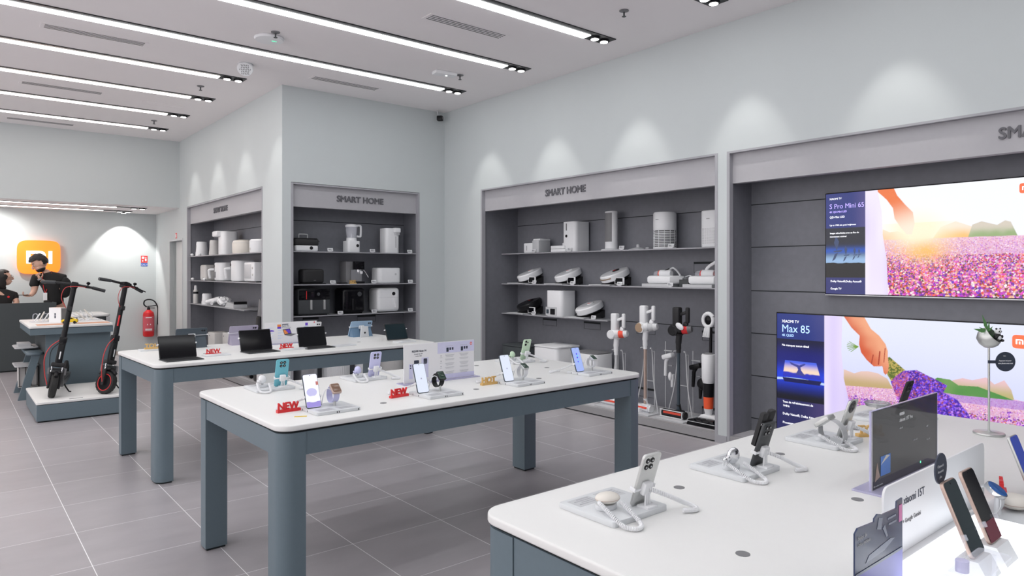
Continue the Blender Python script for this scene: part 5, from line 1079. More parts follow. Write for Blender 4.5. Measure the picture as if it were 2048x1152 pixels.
t = thing('rice_cooker', 'white round rice cooker cut off by the wall corner', 'rice cooker', (3.27, 9.28, L1), -90); G().lathe([(.15, 0), (.158, .02), (.158, .16), (.14, .18), (0, .19)], n=40).build('body', 'white', t); G().prism(circ(.0, .05, .02), -.159, -.155, 'y').build('dial', 'offwhite', t)
for y, z, l in ((12.03, L1, 'round white knob left of the white canister'), (11.60, L1, 'round white knob right of the white canister'), (12.0, L2, 'white ball at the left end of the middle far shelf'), (11.33, L2, 'white lump beside the white carton')):
    t = thing('small_gadget', l, 'gadget', (3.10, y, z), -90, 'little white gadgets on the far left shelves'); G().ell((0, 0, .022), (.035, .025, .022)).build('body', 'white', t)
t = thing('milk_warmer', 'tall pale carton shaped heater on the middle far left shelf', 'appliance', (3.26, 11.62, L2), -90); G().box(-.15, -.11, 0, .15, .11, .25, .03, 3).build('body', 'offwhite', t); G().box(.02, -.112, .04, .06, -.109, .05).build('mark', 'mid_grey', t, smooth=0)
def bigfryer(lab, y, w_=.18, h_=.28, frame=True):
    t = thing('air_fryer', lab, 'air fryer', (3.27, y, L2), -90); G().prism(rrect(-w_, -.15, w_, .14, .10, 8), .006, h_, bev=.02, seg=3).build('body', 'white', t)
    g = G(); g.tube(spline([(-w_*.75, -.15, h_*.62), (-w_*.8, -.21, h_*.60), (-w_*.82, -.215, h_*.5), (-w_*.84, -.20, h_*.15)], 5), .018, 10); g.build('drawer_handle', 'white', t)
    if frame: G().box(-w_*.75, -.153, .05, -w_*.2, -.145, .14, .003).build('drawer_window', 'mid_grey', t)
    G().prism(circ(-w_*.6, h_*.8, .02), -.153, -.146, 'y').build('dial', 'black', t); G().box(-w_*.8, -.10, 0, w_*.8, .11, .008).build('feet', 'black', t)
bigfryer('white air fryer with a windowed drawer in the far left bay', 10.78); bigfryer('white air fryer with a side handle, tallest on the middle far left shelf', 10.02, .16, .30, False)
t = thing('microwave_oven', 'white compact oven at the right of the middle far left shelf', 'oven', (3.28, 9.32, L2), -90); G().box(-.20, -.17, .012, .20, .15, .27, .02, 3).build('body', 'white', t); G().box(-.17, -.173, .05, .09, -.168, .24, .004).build('door_window', 'light_grey', t); g = G(); g.prism(circ(.145, .19, .016), -.176, -.168, 'y'); g.prism(circ(.145, .10, .014), -.176, -.168, 'y'); g.build('dials', 'offwhite', t); G().box(-.17, -.13, 0, .17, .12, .014).build('feet', 'black', t)
t = thing('spray_bottle', 'slim white bottle with a pump on the lowest far left shelf', 'bottle', (3.13, 11.93, L3), -90); G().lathe([(.036, 0), (.038, .01), (.038, .20), (.025, .225), (.018, .23)], n=24).build('body', 'offwhite', t); G().lathe([(.022, .22), (.024, .25), (.020, .29), (0, .295)], n=18).build('pump', 'white', t); G().lathe([(.0388, .155), (.0388, .19)], n=24).build('label', 'black', t)
jug('white_beaker', 'white beaker with a dark window beside the slim bottle', 11.45, L3, .08, .17, 'white', x=3.17)
t = thing('hair_dryer', 'white hair dryer lying on the lowest far left shelf', 'hair dryer', (3.17, 11.0, L3), -60); g = G(); g.tube([(-.17, 0, .05), (-.10, 0, .06), (.02, 0, .085), (.10, 0, .10)], [.030, .036, .042, .04], 18); g.build('barrel', 'white', t); G().tube([(-.02, -.0, .06), (.02, -.10, .030)], .022, 12).build('handle', 'white', t)
t = thing('cloth_bundle', 'crumpled white cleaning brush bundle on the lowest far left shelf', 'brush', (3.20, 10.66, L3), -90)
bm = bmesh.new(); bmesh.ops.create_icosphere(bm, subdivisions=3, radius=1); rs = np.random.RandomState(3)
for v in bm.verts: k = 1+.22*math.sin(v.co.x*9+v.co.z*7)*math.cos(v.co.y*8); v.co = Vector((v.co.x*.13*k, v.co.y*.09*k, .075+v.co.z*.065*k))
G().bmadd(bm).build('bundle', 'white', t)
t = thing('grey_wedge', 'small grey display wedge at the end of the lowest far left shelf', 'display stand', (3.22, 10.18, L3), -90); G().prism([(-.20, 0), (.22, 0), (.22, .05), (-.10, .075)], -.10, .08, 'y').build('body', 'light_grey', t, smooth=0); G().box(.20, -.10, .0, .215, .08, .09).build('side_plate', 'black', t, smooth=0)
t = thing('canister_vacuum', 'black and grey upright vacuum half hidden by the wall corner', 'vacuum cleaner', (3.22, 9.10, .077), -90)
G().prism([(-.14, 0), (.10, 0), (.12, .5), (.10, .86), (-.04, .86), (-.13, .5)], -.08, .08, 'y', bev=.02).build('body', 'black', t); G().prism([(-.06, .86), (.09, .86), (.09, 1.06), (.02, 1.10)], -.06, .06, 'y', bev=.015).build('head', 'mid_grey', t)
for y, x, w_, h_, m, l in ((11.05, 3.24, .34, .52, 'offwhite', 'pale boxy appliance under the far left shelves, left one'), (10.35, 3.24, .30, .56, 'offwhite', 'pale boxy appliance under the far left shelves, right one')):
    t = thing('storage_box', l, 'box', (x, y, .077), -90); G().box(-w_/2, -.12, 0, w_/2, .12, h_, .012).build('body', m, t); G().prism(circ(-.08, h_-.05, .012), -.122, -.119, 'y').build('button', 'mid_grey', t)
t = thing('suitcase', 'grey wheeled suitcase seen under the far table', 'suitcase', (3.26, 9.62, .077), -90)
G().box(-.20, -.11, .05, .20, .11, .60, .03, 3).build('shell', 'steel', t)
for k, (a, b) in enumerate(((-.16, -.07), (.16, -.07), (-.16, .07), (.16, .07))): g = G(); g.cyl((a-.012, b, .025), (a+.012, b, .025), .025, n=18); g.box(a-.015, b-.01, .025, a+.015, b+.01, .055); g.build('caster', 'black', t)
t = thing('storage_box', 'white tall box at the corner end of the far left bay', 'box', (3.25, 8.85, .077), -90); G().box(-.18, -.14, 0, .12, .12, .52, .01).build('body', 'white', t)

# ================================================================= COUNTER, HIGH TABLE, STOOL, PLATFORM
t = thing('service_counter', 'dark grey service counter with a white inner top, in front of the lit logo', 'counter', (0, 12.93, 0))
G().box(-3.2, 0, .02, 1.33, .03, 1.045, .002).build('front_panel', 'slate_dark', t, smooth=0); G().box(1.30, .03, .02, 1.33, .34, 1.045, .002).build('end_panel', 'slate_dark', t, smooth=0); G().box(-3.2, .03, .94, 1.30, .34, .97).build('worktop', 'white_top', t, smooth=0); G().box(-3.18, .02, 0, 1.31, .33, .02).build('kick_gap', 'gap', t, smooth=0)
t = thing('payment_terminal', 'small black terminal on the counter behind the grey box', 'terminal', (1.22, 13.08, .97)); G().box(-.045, -.03, 0, .045, .03, .10, .008, rot=(-.3, 0, 0)).build('body', 'black', t); G().box(-.03, -.035, .0, .03, .035, .01).build('foot', 'black', t)
t = thing('high_table', 'small slate display table with a white top behind the scooters', 'display table', (.73, 9.66, 0))
G().prism(rrect(0, 0, .86, 1.45, .03), .868, .895, bev=.004).build('tabletop', 'white_top', t); G().box(.01, .01, .79, .85, 1.44, .862).build('apron', 'slate', t, smooth=0); G().box(.015, .015, .860, .845, 1.435, .869).build('shadow_gap', 'gap', t, smooth=0)
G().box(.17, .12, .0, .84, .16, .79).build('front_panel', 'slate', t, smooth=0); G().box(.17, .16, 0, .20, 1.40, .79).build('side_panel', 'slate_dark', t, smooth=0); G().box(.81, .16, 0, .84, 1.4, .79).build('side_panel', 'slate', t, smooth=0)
for x, y, w_, l in ((.98, 9.86, .33, 'copper brown drawing mat at the left on the small table'), (1.40, 9.88, .33, 'copper brown drawing mat at the right on the small table')):
    tag(G().box(-w_/2, -.11, 0, w_/2, .11, .003).build('desk_mat', 'wood_mat', loc=(x, y, .8951), smooth=0), l, 'mat', 'copper brown mats on the small table')
for k, (x, y, s_, l) in enumerate(((.93, 10.42, -1, 'clear tray of white pens at the left of the small table'), (1.42, 10.45, 1, 'clear tray of white pens at the right of the small table'))):
    t = thing('pen_tray', l, 'pen display', (x, y, .8951), 0); G().prism(rrect(-.14, -.08, .14, .08, .02), 0, .012).build('tray', 'acrylic', t)
    for q in range(4): G().tube([(-.08+q*.045, -.03, .014), (-.08+q*.045-s_*.10, .0, .10+.015*q)] if s_ > 0 else [(-.09+q*.045, -.03, .014), (-.03+q*.045, .0, .11+.02*(q % 2))], .008, 8).build('pen', 'cream' if q % 2 else 'white', t)
    for q in range(2): G().tube(spline([(-.10+q*.10, .02, .012), (-.10+q*.10, .02, .09), (-.06+q*.10, .02, .10), (-.04+q*.10, .02, .012)], 4), .006, 6).build('pen_rest', 'acrylic', t)
t = thing('cardboard_box', 'grey and white product box standing on the small table', 'box', (1.085, 10.22, .8951), 38); t.scale = (.68, .68, .80); G().box(-.10, -.13, 0, .11, .13, .235, .002).build('carton', 'cardboard_white', t, smooth=0); G().box(-.1015, -.13, .001, -.0995, .13, .234).build('side_label', 'white', t, smooth=0)
g = G(); g.box(-.1025, -.02, .07, -.101, .01, .115); g.box(-.1025, -.02, .12, -.101, .01, .15); g.build('print', 'print_dark', t, smooth=0); G().box(-.10, -.13, .2352, .11, .13, .2362).build('lid', 'rose', t, smooth=0); G().box(-.09, -.1312, .02, .105, -.1300, .22).build('front_panel', 'mid_grey', t, smooth=0)
t = thing('toy_car', 'small bright yellow model sports car on the small table', 'toy car', (1.155, 9.90, .8951), -16)
bm = bmesh.new(); prof = [(-.115, .02), (-.12, .045), (-.105, .060), (-.055, .066), (-.02, .085), (.035, .088), (.075, .068), (.115, .064), (.12, .035), (.112, .02)]
G().prism(prof, -.048, .048, 'y', bev=.010, seg=3).build('body', 'yellow', t); G().prism([(-.045, .066), (-.015, .083), (.03, .086), (.065, .068)], -.050, .050, 'y').build('windows', 'black_gloss', t)
for a in (-.075, .075):
    for b in (-.046, .046): G().cyl((a, b-.008, .020), (a, b+.008, .020), .021, n=20).build('wheel', 'black', t)
g = G(); g.box(.09, -.045, .078, .115, .045, .082); g.box(.10, -.03, .06, .105, -.025, .08); g.box(.10, .025, .06, .105, .03, .08); g.build('rear_wing', 'black', t); t.scale = (.72, .72, .85)
t = thing('side_counter', 'low rounded white topped unit behind the small table', 'counter', (1.36, 11.55, 0)); G().prism(rrect(0, 0, .50, .9, .10), .875, .905, bev=.006).build('top', 'white_top', t); G().prism(rrect(.02, .02, .48, .88, .09), 0.0, .875).build('body', 'slate_dark', t)
G().box(.44, -.008, .30, .485, .02, .87, .004).build('white_post', 'light_grey', t, smooth=0)
# stool / trolley with trays beside the table
t = thing('tool_trolley', 'slate saw-horse shelf unit with pale trays at the left of the small table', 'trolley', (.725, 10.05, -.0))
TRZ = .07
g = G(); g.prism([(-.08, 0), (.0, 0), (.14, .53), (.06, .53)], -.06, .0, 'y'); g.build('leg', 'slate', t, smooth=0); g = G(); g.prism([(-.08, 0), (.0, 0), (.14, .53), (.06, .53)], .60, .66, 'y'); g.build('leg', 'slate', t, smooth=0)
G().prism(rrect(.0, -.10, .175, .70, .07), .60-TRZ, .63-TRZ, bev=.005).build('seat_board', 'slate', t); g = G(); g.box(.02, -.02, .05, .175, .60, .075); g.build('lower_shelf', 'slate_dark', t, smooth=0)
for z, l in ((.585, 0), (.36, 1)):
    g = G(); g.prism(rrect(-.09, .25, .15, .75, .04), z, z+.012)
    for q in range(5): g.box(-.08, .30+q*.085, z+.012, .10, .33+q*.085, z+.02)
    g.build('tray', 'light_grey', t, smooth=0)
g = G()
for q in range(3): g.box(-.05, .35+q*.1, .602, .08, .42+q*.1, .64)
g.build('packets', 'light_grey', t, smooth=0)
t = thing('wire_basket', 'wire basket of pale packs under the saw-horse shelf unit', 'basket', (.785, 10.62, 0)); g = G()
for k in range(4): g.tube([(-.09+k*.06, -.12, .10), (-.09+k*.06, -.12, .34)], .004, 6)
g.tube([(-.10, -.12, .34), (.10, -.12, .34)], .004, 6); g.tube([(-.10, -.12, .10), (.10, -.12, .10)], .004, 6); g.build('wire_frame', 'black', t); G().box(-.10, -.10, .08, .10, .12, .32).build('packs', 'offwhite', t, smooth=0)
PX0, PX1, PY0, PY1, PZ = .69, 1.585, 8.385, 9.56, .205
t = thing('scooter_platform', 'low slate platform with a white top carrying the two scooters', 'platform', (PX0, PY0, 0)); W_, D_ = PX1-PX0, PY1-PY0
G().prism(rrect(0, 0, W_, D_, .02), .182, PZ, bev=.004).build('top', 'white_top', t); G().box(.01, .01, .175, W_-.01, D_-.01, .183).build('shadow_gap', 'gap', t, smooth=0); G().box(.004, .004, .014, W_-.004, D_-.004, .176, .004).build('body', 'slate', t, smooth=0); G().box(.02, .02, 0, W_-.02, D_-.02, .014).build('base_gap', 'gap', t, smooth=0)
G().box(.29, .045, PZ, .41, .062, PZ+.003).build('floor_slot', 'mid_grey', t, smooth=0)

# ================================================================= SCOOTERS
def scooter(label, loc, yaw, lean, steer, rim, disp):
    """origin at the front wheel contact; heading is local -y"""
    t = thing('electric_scooter', label, 'electric scooter', loc, rot=(0, math.radians(lean), math.radians(yaw))); r = .122
    def sb(g, name, m, par=t, **k): return g.build(name, m, par, **k)
    S_ = Matrix.Translation((0, 0, 0)); rake = math.radians(12); st = math.radians(steer)
    # steering frame: pivots about the stem axis through wheel centre
    top = Vector((0, .055, r)); 
    def sg():
        g = G(); g.T = Matrix.Translation((0, .0, r)) @ Matrix.Rotation(-rake, 4, 'X') @ Matrix.Rotation(st, 4, 'Z'); return g
    def wheel(g, c):
        n = 40; g.mi = 0; prof = [(r-.034, -.026), (r-.018, -.032), (r-.006, -.027), (r, -.012), (r, .012), (r-.006, .027), (r-.018, .032), (r-.034, .026)]
        vs = []; fs = []
        for a_, h in prof:
            for i in range(n): a = 2*PI*i/n; rr = a_ + (.0035 if (i % 2 and a_ > r-.01) else 0); vs.append((c[0]+h, c[1]+rr*math.cos(a), c[2]+rr*math.sin(a)))
        k = len(prof)
        for j in range(k):
            for i in range(n): fs.append((j*n+i, j*n+(i+1) % n, ((j+1) % k)*n+(i+1) % n, ((j+1) % k)*n+i))
        g.add(vs, fs)
    g = sg(); wheel(g, (0, 0, 0)); g.mi = 0; w1 = sb(g, 'front_wheel', 'tyre')
    g = sg(); g.tube([(-.022, 0, 0), (.022, 0, 0)], r-.033, 28); sb(g, 'hub', 'black', w1)
    if rim:
        g = sg()
        for s_ in (-1, 1): g.tube([(s_*.026, (r-.034)*math.cos(a), (r-.034)*math.sin(a)) for a in [2*PI*i/32 for i in range(32)]], .0045, 6, closed=True)
        sb(g, 'rim_ring', 'red', w1)
    g = sg()
    for s_ in (-1, 1): g.box(s_*.048-.011, -.016, -.03, s_*.048+.011, .020, .145, .008)
    g.box(-.062, -.03, .20, .062, .035, .245, .012); g.prism(rrect(-.04, -.045, .04, .03, .012), .135, .160, bev=.003); sb(g, 'fork', 'black_matte')
    g = sg()
    for s_ in (-1, 1): g.cyl((s_*.048, 0, .14), (s_*.048, 0, .205), .008)
    sb(g, 'suspension_rod', 'chrome')
    g = sg(); g.tube([(0, .14*math.cos(a), .14*math.sin(a)) for a in [math.radians(x) for x in range(40, 150, 10)]], .018, 10); sb(g, 'front_fender', 'black')
    g = sg(); g.prism(rrect(-.032, -.028, .032, .030, .015), .235, .46, bev=.005); sb(g, 'stem_base', 'black')
    g = sg(); g.prism(rrect(-.006, -.030, .006, -.027, .001), .28, .36); sb(g, 'head_reflector', 'white', smooth=0)
    HT = 1.09
    g = sg(); g.tube([(0, 0, .44), (0, 0, .52), (0, 0, HT)], [.034, .027, .026], 16); g.box(-.036, -.032, .455, .036, .034, .52, .01); sb(g, 'stem', 'black')
    if rim: g = sg(); g.box(-.027, -.0285, .62, -.012, -.018, .74, .002); sb(g, 'red_stripe', 'red')
    g = sg(); g.box(-.028, -.04, .80, .022, -.018, .85, .008); sb(g, 'folding_latch', 'black_matte')
    g = sg(); g.box(-.034, -.035, HT-.03, .034, .055, HT+.035, .012); sb(g, 'display_head', 'black')
    if disp: g = sg(); g.box(-.05, -.03, HT-.005, .06, .03, HT+.03, .01); sb(g, 'wide_clamp', 'black')
    g = sg(); g.tube([(-.26, .05, HT+.0), (-.18, .03, HT+.008), (0, .0, HT+.01), (.18, .03, HT+.008), (.26, .05, HT)], .0135, 12); b = sb(g, 'handlebar', 'black_matte')
    for s_ in (-1, 1):
        g = sg(); g.tube([(s_*.175, .031, HT+.008), (s_*.30, .060, HT-.002)], .0185, 14); sb(g, 'grip', 'dark_grey')
    g = sg(); g.tube(spline([(.10, -.02, HT+.0), (.15, -.045, HT-.01), (.25, -.045, HT-.02)], 5), .006, 8); g.box(.10, -.035, HT-.012, .15, .01, HT+.012, .006); sb(g, 'brake_lever', 'black')
    g = sg(); g.ell((.125, .0, HT+.045), (.020, .020, .016)); g.cyl((.125, .0, HT+.01), (.125, .0, HT+.04), .006); sb(g, 'bell', 'black_gloss')
    g = sg(); g.tube(spline([(.11, -.03, HT-.01), (.02, -.07, HT-.02), (-.08, -.05, HT-.05), (-.095, -.03, HT-.16), (-.035, -.02, HT-.26)], 8), .0035, 6); sb(g, 'red_cable', 'red_cable'); g = sg(); g.tube(spline([(-.03, -.02, .48), (-.10, -.03, .40), (-.13, -.03, .28), (-.10, -.01, .12), (-.055, 0, .0)], 8), .005, 8); sb(g, 'red_cable', 'red_cable')
    g = sg(); g.tube(spline([(-.02, -.02, .46), (-.085, -.05, .36), (-.075, -.04, .22), (-.05, 0, .16)], 8), .004, 6); sb(g, 'black_cable', 'black')
    # body
    g = G(); g.prism([(.05, .30), (.10, .30), (.24, .155), (.80, .145), (.86, .17), (.86, .115), (.80, .085), (.22, .085), (.10, .16), (.06, .22)], -.07, .07, 'x', bev=.01); sb(g, 'deck', 'dark_grey'); 
    g = G(); g.box(-.065, .24, .150, .065, .80, .158, .002); sb(g, 'grip_mat', 'black_matte')
    g = G(); wheel(g, (0, .96, r)); w2 = sb(g, 'rear_wheel', 'tyre'); g = G(); g.tube([(-.022, .96, r), (.022, .96, r)], r-.033, 28); sb(g, 'hub', 'black', w2)
    g = G(); g.tube([(0, .96+.142*math.cos(a), r+.142*math.sin(a)) for a in [math.radians(x) for x in range(20, 160, 10)]], .020, 10); sb(g, 'rear_fender', 'black_matte')
    g = G(); g.tube([(.06, .30, .12), (.09, .31, .07), (.125, .30, .03), (.145, .29, .030)], .007, 8); sb(g, 'kickstand', 'black')
    g = G(); g.box(.055, .06, .23, .085, .10, .30, .008); g.box(-.085, .06, .23, -.055, .10, .30, .008); sb(g, 'side_plate', 'mid_grey')
    return t
scooter('black electric scooter leaning with its front tyre towards the camera, left one', (.845, 8.66, PZ), -12, 9.0, 8, False, False)
scooter('black electric scooter with a red rim ring, right one with turned front wheel', (1.315, 8.57, PZ), -11, 9.6, 44, True, True)

# ================================================================= WALL THINGS
t = thing('wall_logo', 'glowing orange rounded square logo on the back wall', 'logo sign', (1.215, YB-.012, 1.775))
mi_logo(t, 0, 0, .300, 'logo_orange', 'logo_white', 0, .055, 'light_panel'); G().prism(circ(0, 0, .24), -.004, .012, 'y').build('mounting', 'light_grey', t)
t = thing('fire_extinguisher', 'red fire extinguisher with a black hose on the back wall', 'fire extinguisher', (2.895, YB-.12, .32), -10)
G().lathe([(.075, .0), (.09, .012), (.095, .04), (.095, .40), (.085, .45), (.045, .485), (.025, .50)], n=36).build('cylinder', 'ext_red', t)
g = G(); g.lathe([(.0958, .10), (.0958, .38)], n=36); l_ = g.build('label', 'extinguisher_label', t); g = G()
for k in range(3): g.box(-.055, -.0975, .12+k*.012, .055, -.088, .128+k*.012)
g.box(-.05, -.0975, .35, .05, -.088, .365); g.prism([(-.03, .22), (-.01, .22), (-.02, .25)], -.0985, -.09, 'y'); g.prism([(.02, .22), (.04, .22), (.03, .25)], -.0985, -.09, 'y'); g.build('label_print', 'paper', l_, smooth=0)
g = G(); g.cyl((0, 0, .49), (0, 0, .55), .03, .022); g.tube([(-.02, -.01, .56), (.06, -.03, .57), (.14, -.05, .585)], .009, 8); g.tube([(0, -.01, .535), (.10, -.04, .53)], .007, 8); g.build('valve', 'black', t)
G().tube(spline([(-.03, 0, .55), (-.075, 0, .60), (-.06, -.01, .67), (.02, -.02, .69), (.10, -.02, .65), (.15, -.02, .54), (.155, -.02, .40), (.15, -.02, .22)], 8), .012, 10).build('hose', 'black', t); G().box(-.03, .08, .30, .03, .125, .42).build('wall_bracket', 'black', t, smooth=0)
t = thing('safety_sign', 'small red and white extinguisher sign above the fire extinguisher', 'sign', (2.845, YB, 1.715)); G().box(-.055, -.004, -.02, .055, 0, .11).build('plate', 'sign_red', t, smooth=0)
g = G(); g.box(-.04, -.006, .05, .0, -.004, .095); g.box(.012, -.006, .01, .040, -.004, .06); g.box(.01, -.006, .075, .04, -.004, .085); g.box(-.035, -.006, .0, -.015, -.004, .03); g.build('pictogram', 'paper', t, smooth=0)
G().box(-.055, -.004, -.085, .055, 0, -.03).build('blue_plate', 'sign_blue', t, smooth=0); g = G(); g.text('EAU+', .045, (-.05, -.0045, -.075), ext=.0008); g.build('sign_text', 'paper', t, smooth=0)
t = thing('door_sign', 'tiny pink sign above the staff door', 'sign', (XL, 12.80, 2.145), -90); G().box(-.05, -.004, -.045, .05, 0, .045).build('plate', 'sign_red', t, smooth=0); G().box(-.03, -.006, -.03, .03, -.004, .03).build('pictogram', 'paper', t, smooth=0)

# ================================================================= PEOPLE
def skin_body(name, m, joints, edges, par, sub=2, root=0):
    me = bpy.data.meshes.new(name); me.from_pydata([j[0] for j in joints], edges, []); o = bpy.data.objects.new(name, me); COL.objects.link(o)
    md = o.modifiers.new('Skin', 'SKIN'); md.use_smooth_shade = True; sv = me.skin_vertices[0].data if me.skin_vertices else None
    if sv is None:
        bm = bmesh.new(); bm.from_mesh(me); bm.verts.layers.skin.verify(); bm.to_mesh(me); bm.free(); sv = me.skin_vertices[0].data
    for i, j in enumerate(joints): r_ = j[1]; sv[i].radius = r_ if isinstance(r_, tuple) else (r_, r_); sv[i].use_root = (i == root)
    s2 = o.modifiers.new('Subdivision', 'SUBSURF'); s2.levels = sub; s2.render_levels = sub
    bpy.context.view_layer.update(); m2 = bpy.data.meshes.new_from_object(o.evaluated_get(bpy.context.evaluated_depsgraph_get())); bpy.data.objects.remove(o)
    m2.materials.clear(); m2.materials.append(MT[m]); m2.shade_smooth(); q = bpy.data.objects.new(name, m2); COL.objects.link(q)
    if par: q.parent = par
    return q
def head_at(t, c, R, hair, glasses, beard, S_=1.0):
    """face looks along local -x of rotation R; c = head centre"""
    T = Matrix.Translation(c) @ R @ Matrix.Scale(S_, 4)
    def gg(): g = G(); g.T = T; return g
    g = gg(); g.ell((.004, 0, .015), (.094, .074, .092), 28, 20); g.ell((-.020, 0, -.045), (.066, .056, .062), 24, 16); g.tube(spline([(-.084, 0, .015), (-.108, 0, -.018), (-.090, 0, -.032)], 4), [.008, .009, .010, .011, .013, .014, .014, .012, .008], 10)
    for s_ in (-1, 1): g.ell((.010, s_*.074, -.008), (.020, .009, .030), 14, 10)
    b = g.build('head', 'skin_fair', t)
    g = gg()
    for s_ in (-1, 1): g.ell((-.0815, s_*.030, .008), (.006, .011, .0048), 12, 8)
    g.build('eye', 'white', b); g = gg()
    for s_ in (-1, 1): g.ell((-.086, s_*.030, .008), (.003, .0045, .0045), 10, 8)
    g.build('iris', 'hair', b); g = gg()
    for s_ in (-1, 1): g.tube([(-.086, s_*.016, .030), (-.088, s_*.032, .034), (-.078, s_*.048, .028)], .004, 6)
    g.build('eyebrow', 'hair', b); g = gg(); g.tube([(-.082, -.022, -.060), (-.088, 0, -.058), (-.082, .022, -.060)], .0052, 8); g.build('lips', 'red_cable', b)
    if beard: g = gg(); g.ell((-.024, 0, -.074), (.062, .055, .040), 22, 14); g.build('beard', 'hair', b)
    if glasses:
        g = gg()
        for s_ in (-1, 1):
            g.tube([(-.098, s_*.032+.023*math.cos(a), .006+.018*math.sin(a)) for a in [2*PI*i/16 for i in range(16)]], .0022, 6, closed=True); g.tube([(-.096, s_*.055, .008), (.0, s_*.078, .006)], .002, 6)
        g.tube([(-.099, -.010, .008), (-.099, .010, .008)], .002, 6); g.build('glasses', 'bronze', b)
    bm = bmesh.new(); bmesh.ops.create_icosphere(bm, subdivisions=4, radius=1); rs = random.Random(4)
    for v in list(bm.verts):
        x, y, z = v.co
        k = 1+.05*math.sin(9*x+4*z)*math.sin(8*y+5*z)*(1.2 if hair == 'short' else .3)
        if hair == 'short':
            if (x < -.36 and z < .34) or z < -.55 or (x < .02 and z < .0): v.co = Vector((x*.060+.02, y*.05, z*.06+.03)); continue
            v.co = Vector((x*.116*k+.004 - (.006 if z > .30 and x < 0 else 0), y*.094*k, z*.120*k+.028))
        else:
            if x < -.05 and z < .52 and abs(y) < .93: v.co = Vector((x*.055+.02, y*.05, z*.06+.03)); continue
            zz = z*.115+.02 if z > -.2 else z*.20+.03
            v.co = Vector((x*.112*k+.012, y*.092*k, zz))
    g = gg(); g.bmadd(bm); g.build('hair', 'hair', b)
    return b
def hand(t, wrist, dirv, palm_n, curl, m='skin_fair', name='hand', scale=1):
    """five separate fingers grown from a palm; dirv = fingers' direction, palm_n = palm normal"""
    d = Vector(dirv).normalized(); n = Vector(palm_n); n = (n-d*n.dot(d)).normalized(); s_ = d.cross(n); W = Vector(wrist); k = scale
    J = [(tuple(W), .024*k), (tuple(W+d*.045*k), (.036*k, .016*k)), (tuple(W+d*.082*k), (.038*k, .014*k))]; E_ = [(0, 1), (1, 2)]
    b = skin_body(name, m, J, E_, t, 2)
    for q, (off, L_) in enumerate(((-.028, .062), (-.010, .072), (.009, .068), (.027, .054))):
        p0 = W+d*.078*k+s_*off*k; pts = [p0]; ang = 0
        for sgm in range(3): ang += math.radians(curl*(.7+.15*q)); dd = d*math.cos(ang)+n*math.sin(ang); pts.append(pts[-1]+dd*L_*k/2.6)
        g = G(); g.tube(spline(pts, 3), [.0088*k]*4+[.0078*k]*3+[.0066*k]*3, 8); g.build('finger', m, b)
    p0 = W+d*.030*k-s_*.026*k; g = G(); g.tube(spline([p0, p0+(d*.6-s_*.7+n*.3).normalized()*.034*k, p0+(d*.6-s_*.7+n*.3).normalized()*.034*k+(d*.85-s_*.2+n*.4).normalized()*.030*k], 4), .0095*k, 8); g.build('thumb', m, b)
    return b
# standing man, turned towards the left, head bowed
t = thing('person', 'standing person in a black polo shirt with red lanyard, hand on chest, holding a phone', 'person', (1.27, 13.42, 0))
hip = .96; sh = 1.455
LH, RH = Vector((-.27, -.16, 1.145)), Vector((-.155, -.17, 1.44))
J = [((.10, 0, .95), (.155, .115)), ((.085, 0, 1.10), (.150, .105)), ((.045, 0, 1.28), (.165, .110)), ((.01, 0, 1.43), (.155, .095)), ((-.02, 0, 1.50), .062), ((-.055, 0, 1.56), .052),
     ((-.160, -.01, 1.415), .060), ((-.20, -.06, 1.20), .046), (tuple(LH+Vector((.02, .02, .0))), .030),
     ((.19, -.01, 1.425), .064), ((.165, -.10, 1.22), .050), (tuple(RH+Vector((.035, .03, -.045))), .030),
     ((.02, 0, .86), .085), ((.0, -.01, .50), .062), ((.0, .02, .10), .042), ((-.04, -.06, .045), .040), ((-.09, -.10, .035), .032),
     ((.19, 0, .86), .085), ((.20, -.01, .50), .062), ((.21, .02, .10), .042), ((.19, -.07, .045), .040), ((.17, -.12, .035), .032)]
E_ = [(0, 1), (1, 2), (2, 3), (3, 4), (4, 5), (3, 6), (6, 7), (7, 8), (3, 9), (9, 10), (10, 11), (0, 12), (12, 13), (13, 14), (14, 15), (15, 16), (0, 17), (17, 18), (18, 19), (19, 20), (20, 21)]
body = skin_body('body', 'skin_fair', J, E_, t)
Js = [(j[0], tuple(q*1.13+.014 for q in (j[1] if isinstance(j[1], tuple) else (j[1], j[1])))) for j in J[:4]] + [((-.022, 0, 1.505), .078), ((-.170, -.01, 1.425), .080), ((-.203, -.045, 1.27), .072), ((.195, -.01, 1.425), .084), ((.18, -.06, 1.29), .078)]
skin_body('polo_shirt', 'cloth_black', Js, [(0, 1), (1, 2), (2, 3), (3, 4), (3, 5), (5, 6), (3, 7), (7, 8)], t)
Jt = [((.10, 0, .95), (.165, .13)), ((.02, 0, .84), .098), ((.0, -.01, .50), .076), ((.0, .02, .12), .062), ((.19, 0, .84), .098), ((.20, -.01, .50), .076), ((.21, .02, .12), .062)]
skin_body('trousers', 'denim', Jt, [(0, 1), (1, 2), (2, 3), (0, 4), (4, 5), (5, 6)], t)
for x, y in ((-.05, -.07), (.19, -.08)): G().ell((x, y, .045), (.055, .125, .048), rot=(0, 0, -.3)).build('shoe', 'black', t)
G().ell((.215, -.10, 1.27), (.10, .07, .17), 20, 14).build('shoulder_bag', 'cloth_black', t)
head_at(t, (-.12, -.035, 1.655), Euler((math.radians(-10), math.radians(-26), math.radians(14))).to_matrix().to_4x4(), 'short', False, True, 1.14)
hand(t, LH+Vector((.02, .02, 0)), (-1, -.35, .02), (0, .0, 1), 38, scale=1.0); hand(t, RH+Vector((.03, .03, -.04)), (-.35, -.1, 1), (.2, .9, .2), 48, scale=1.0)
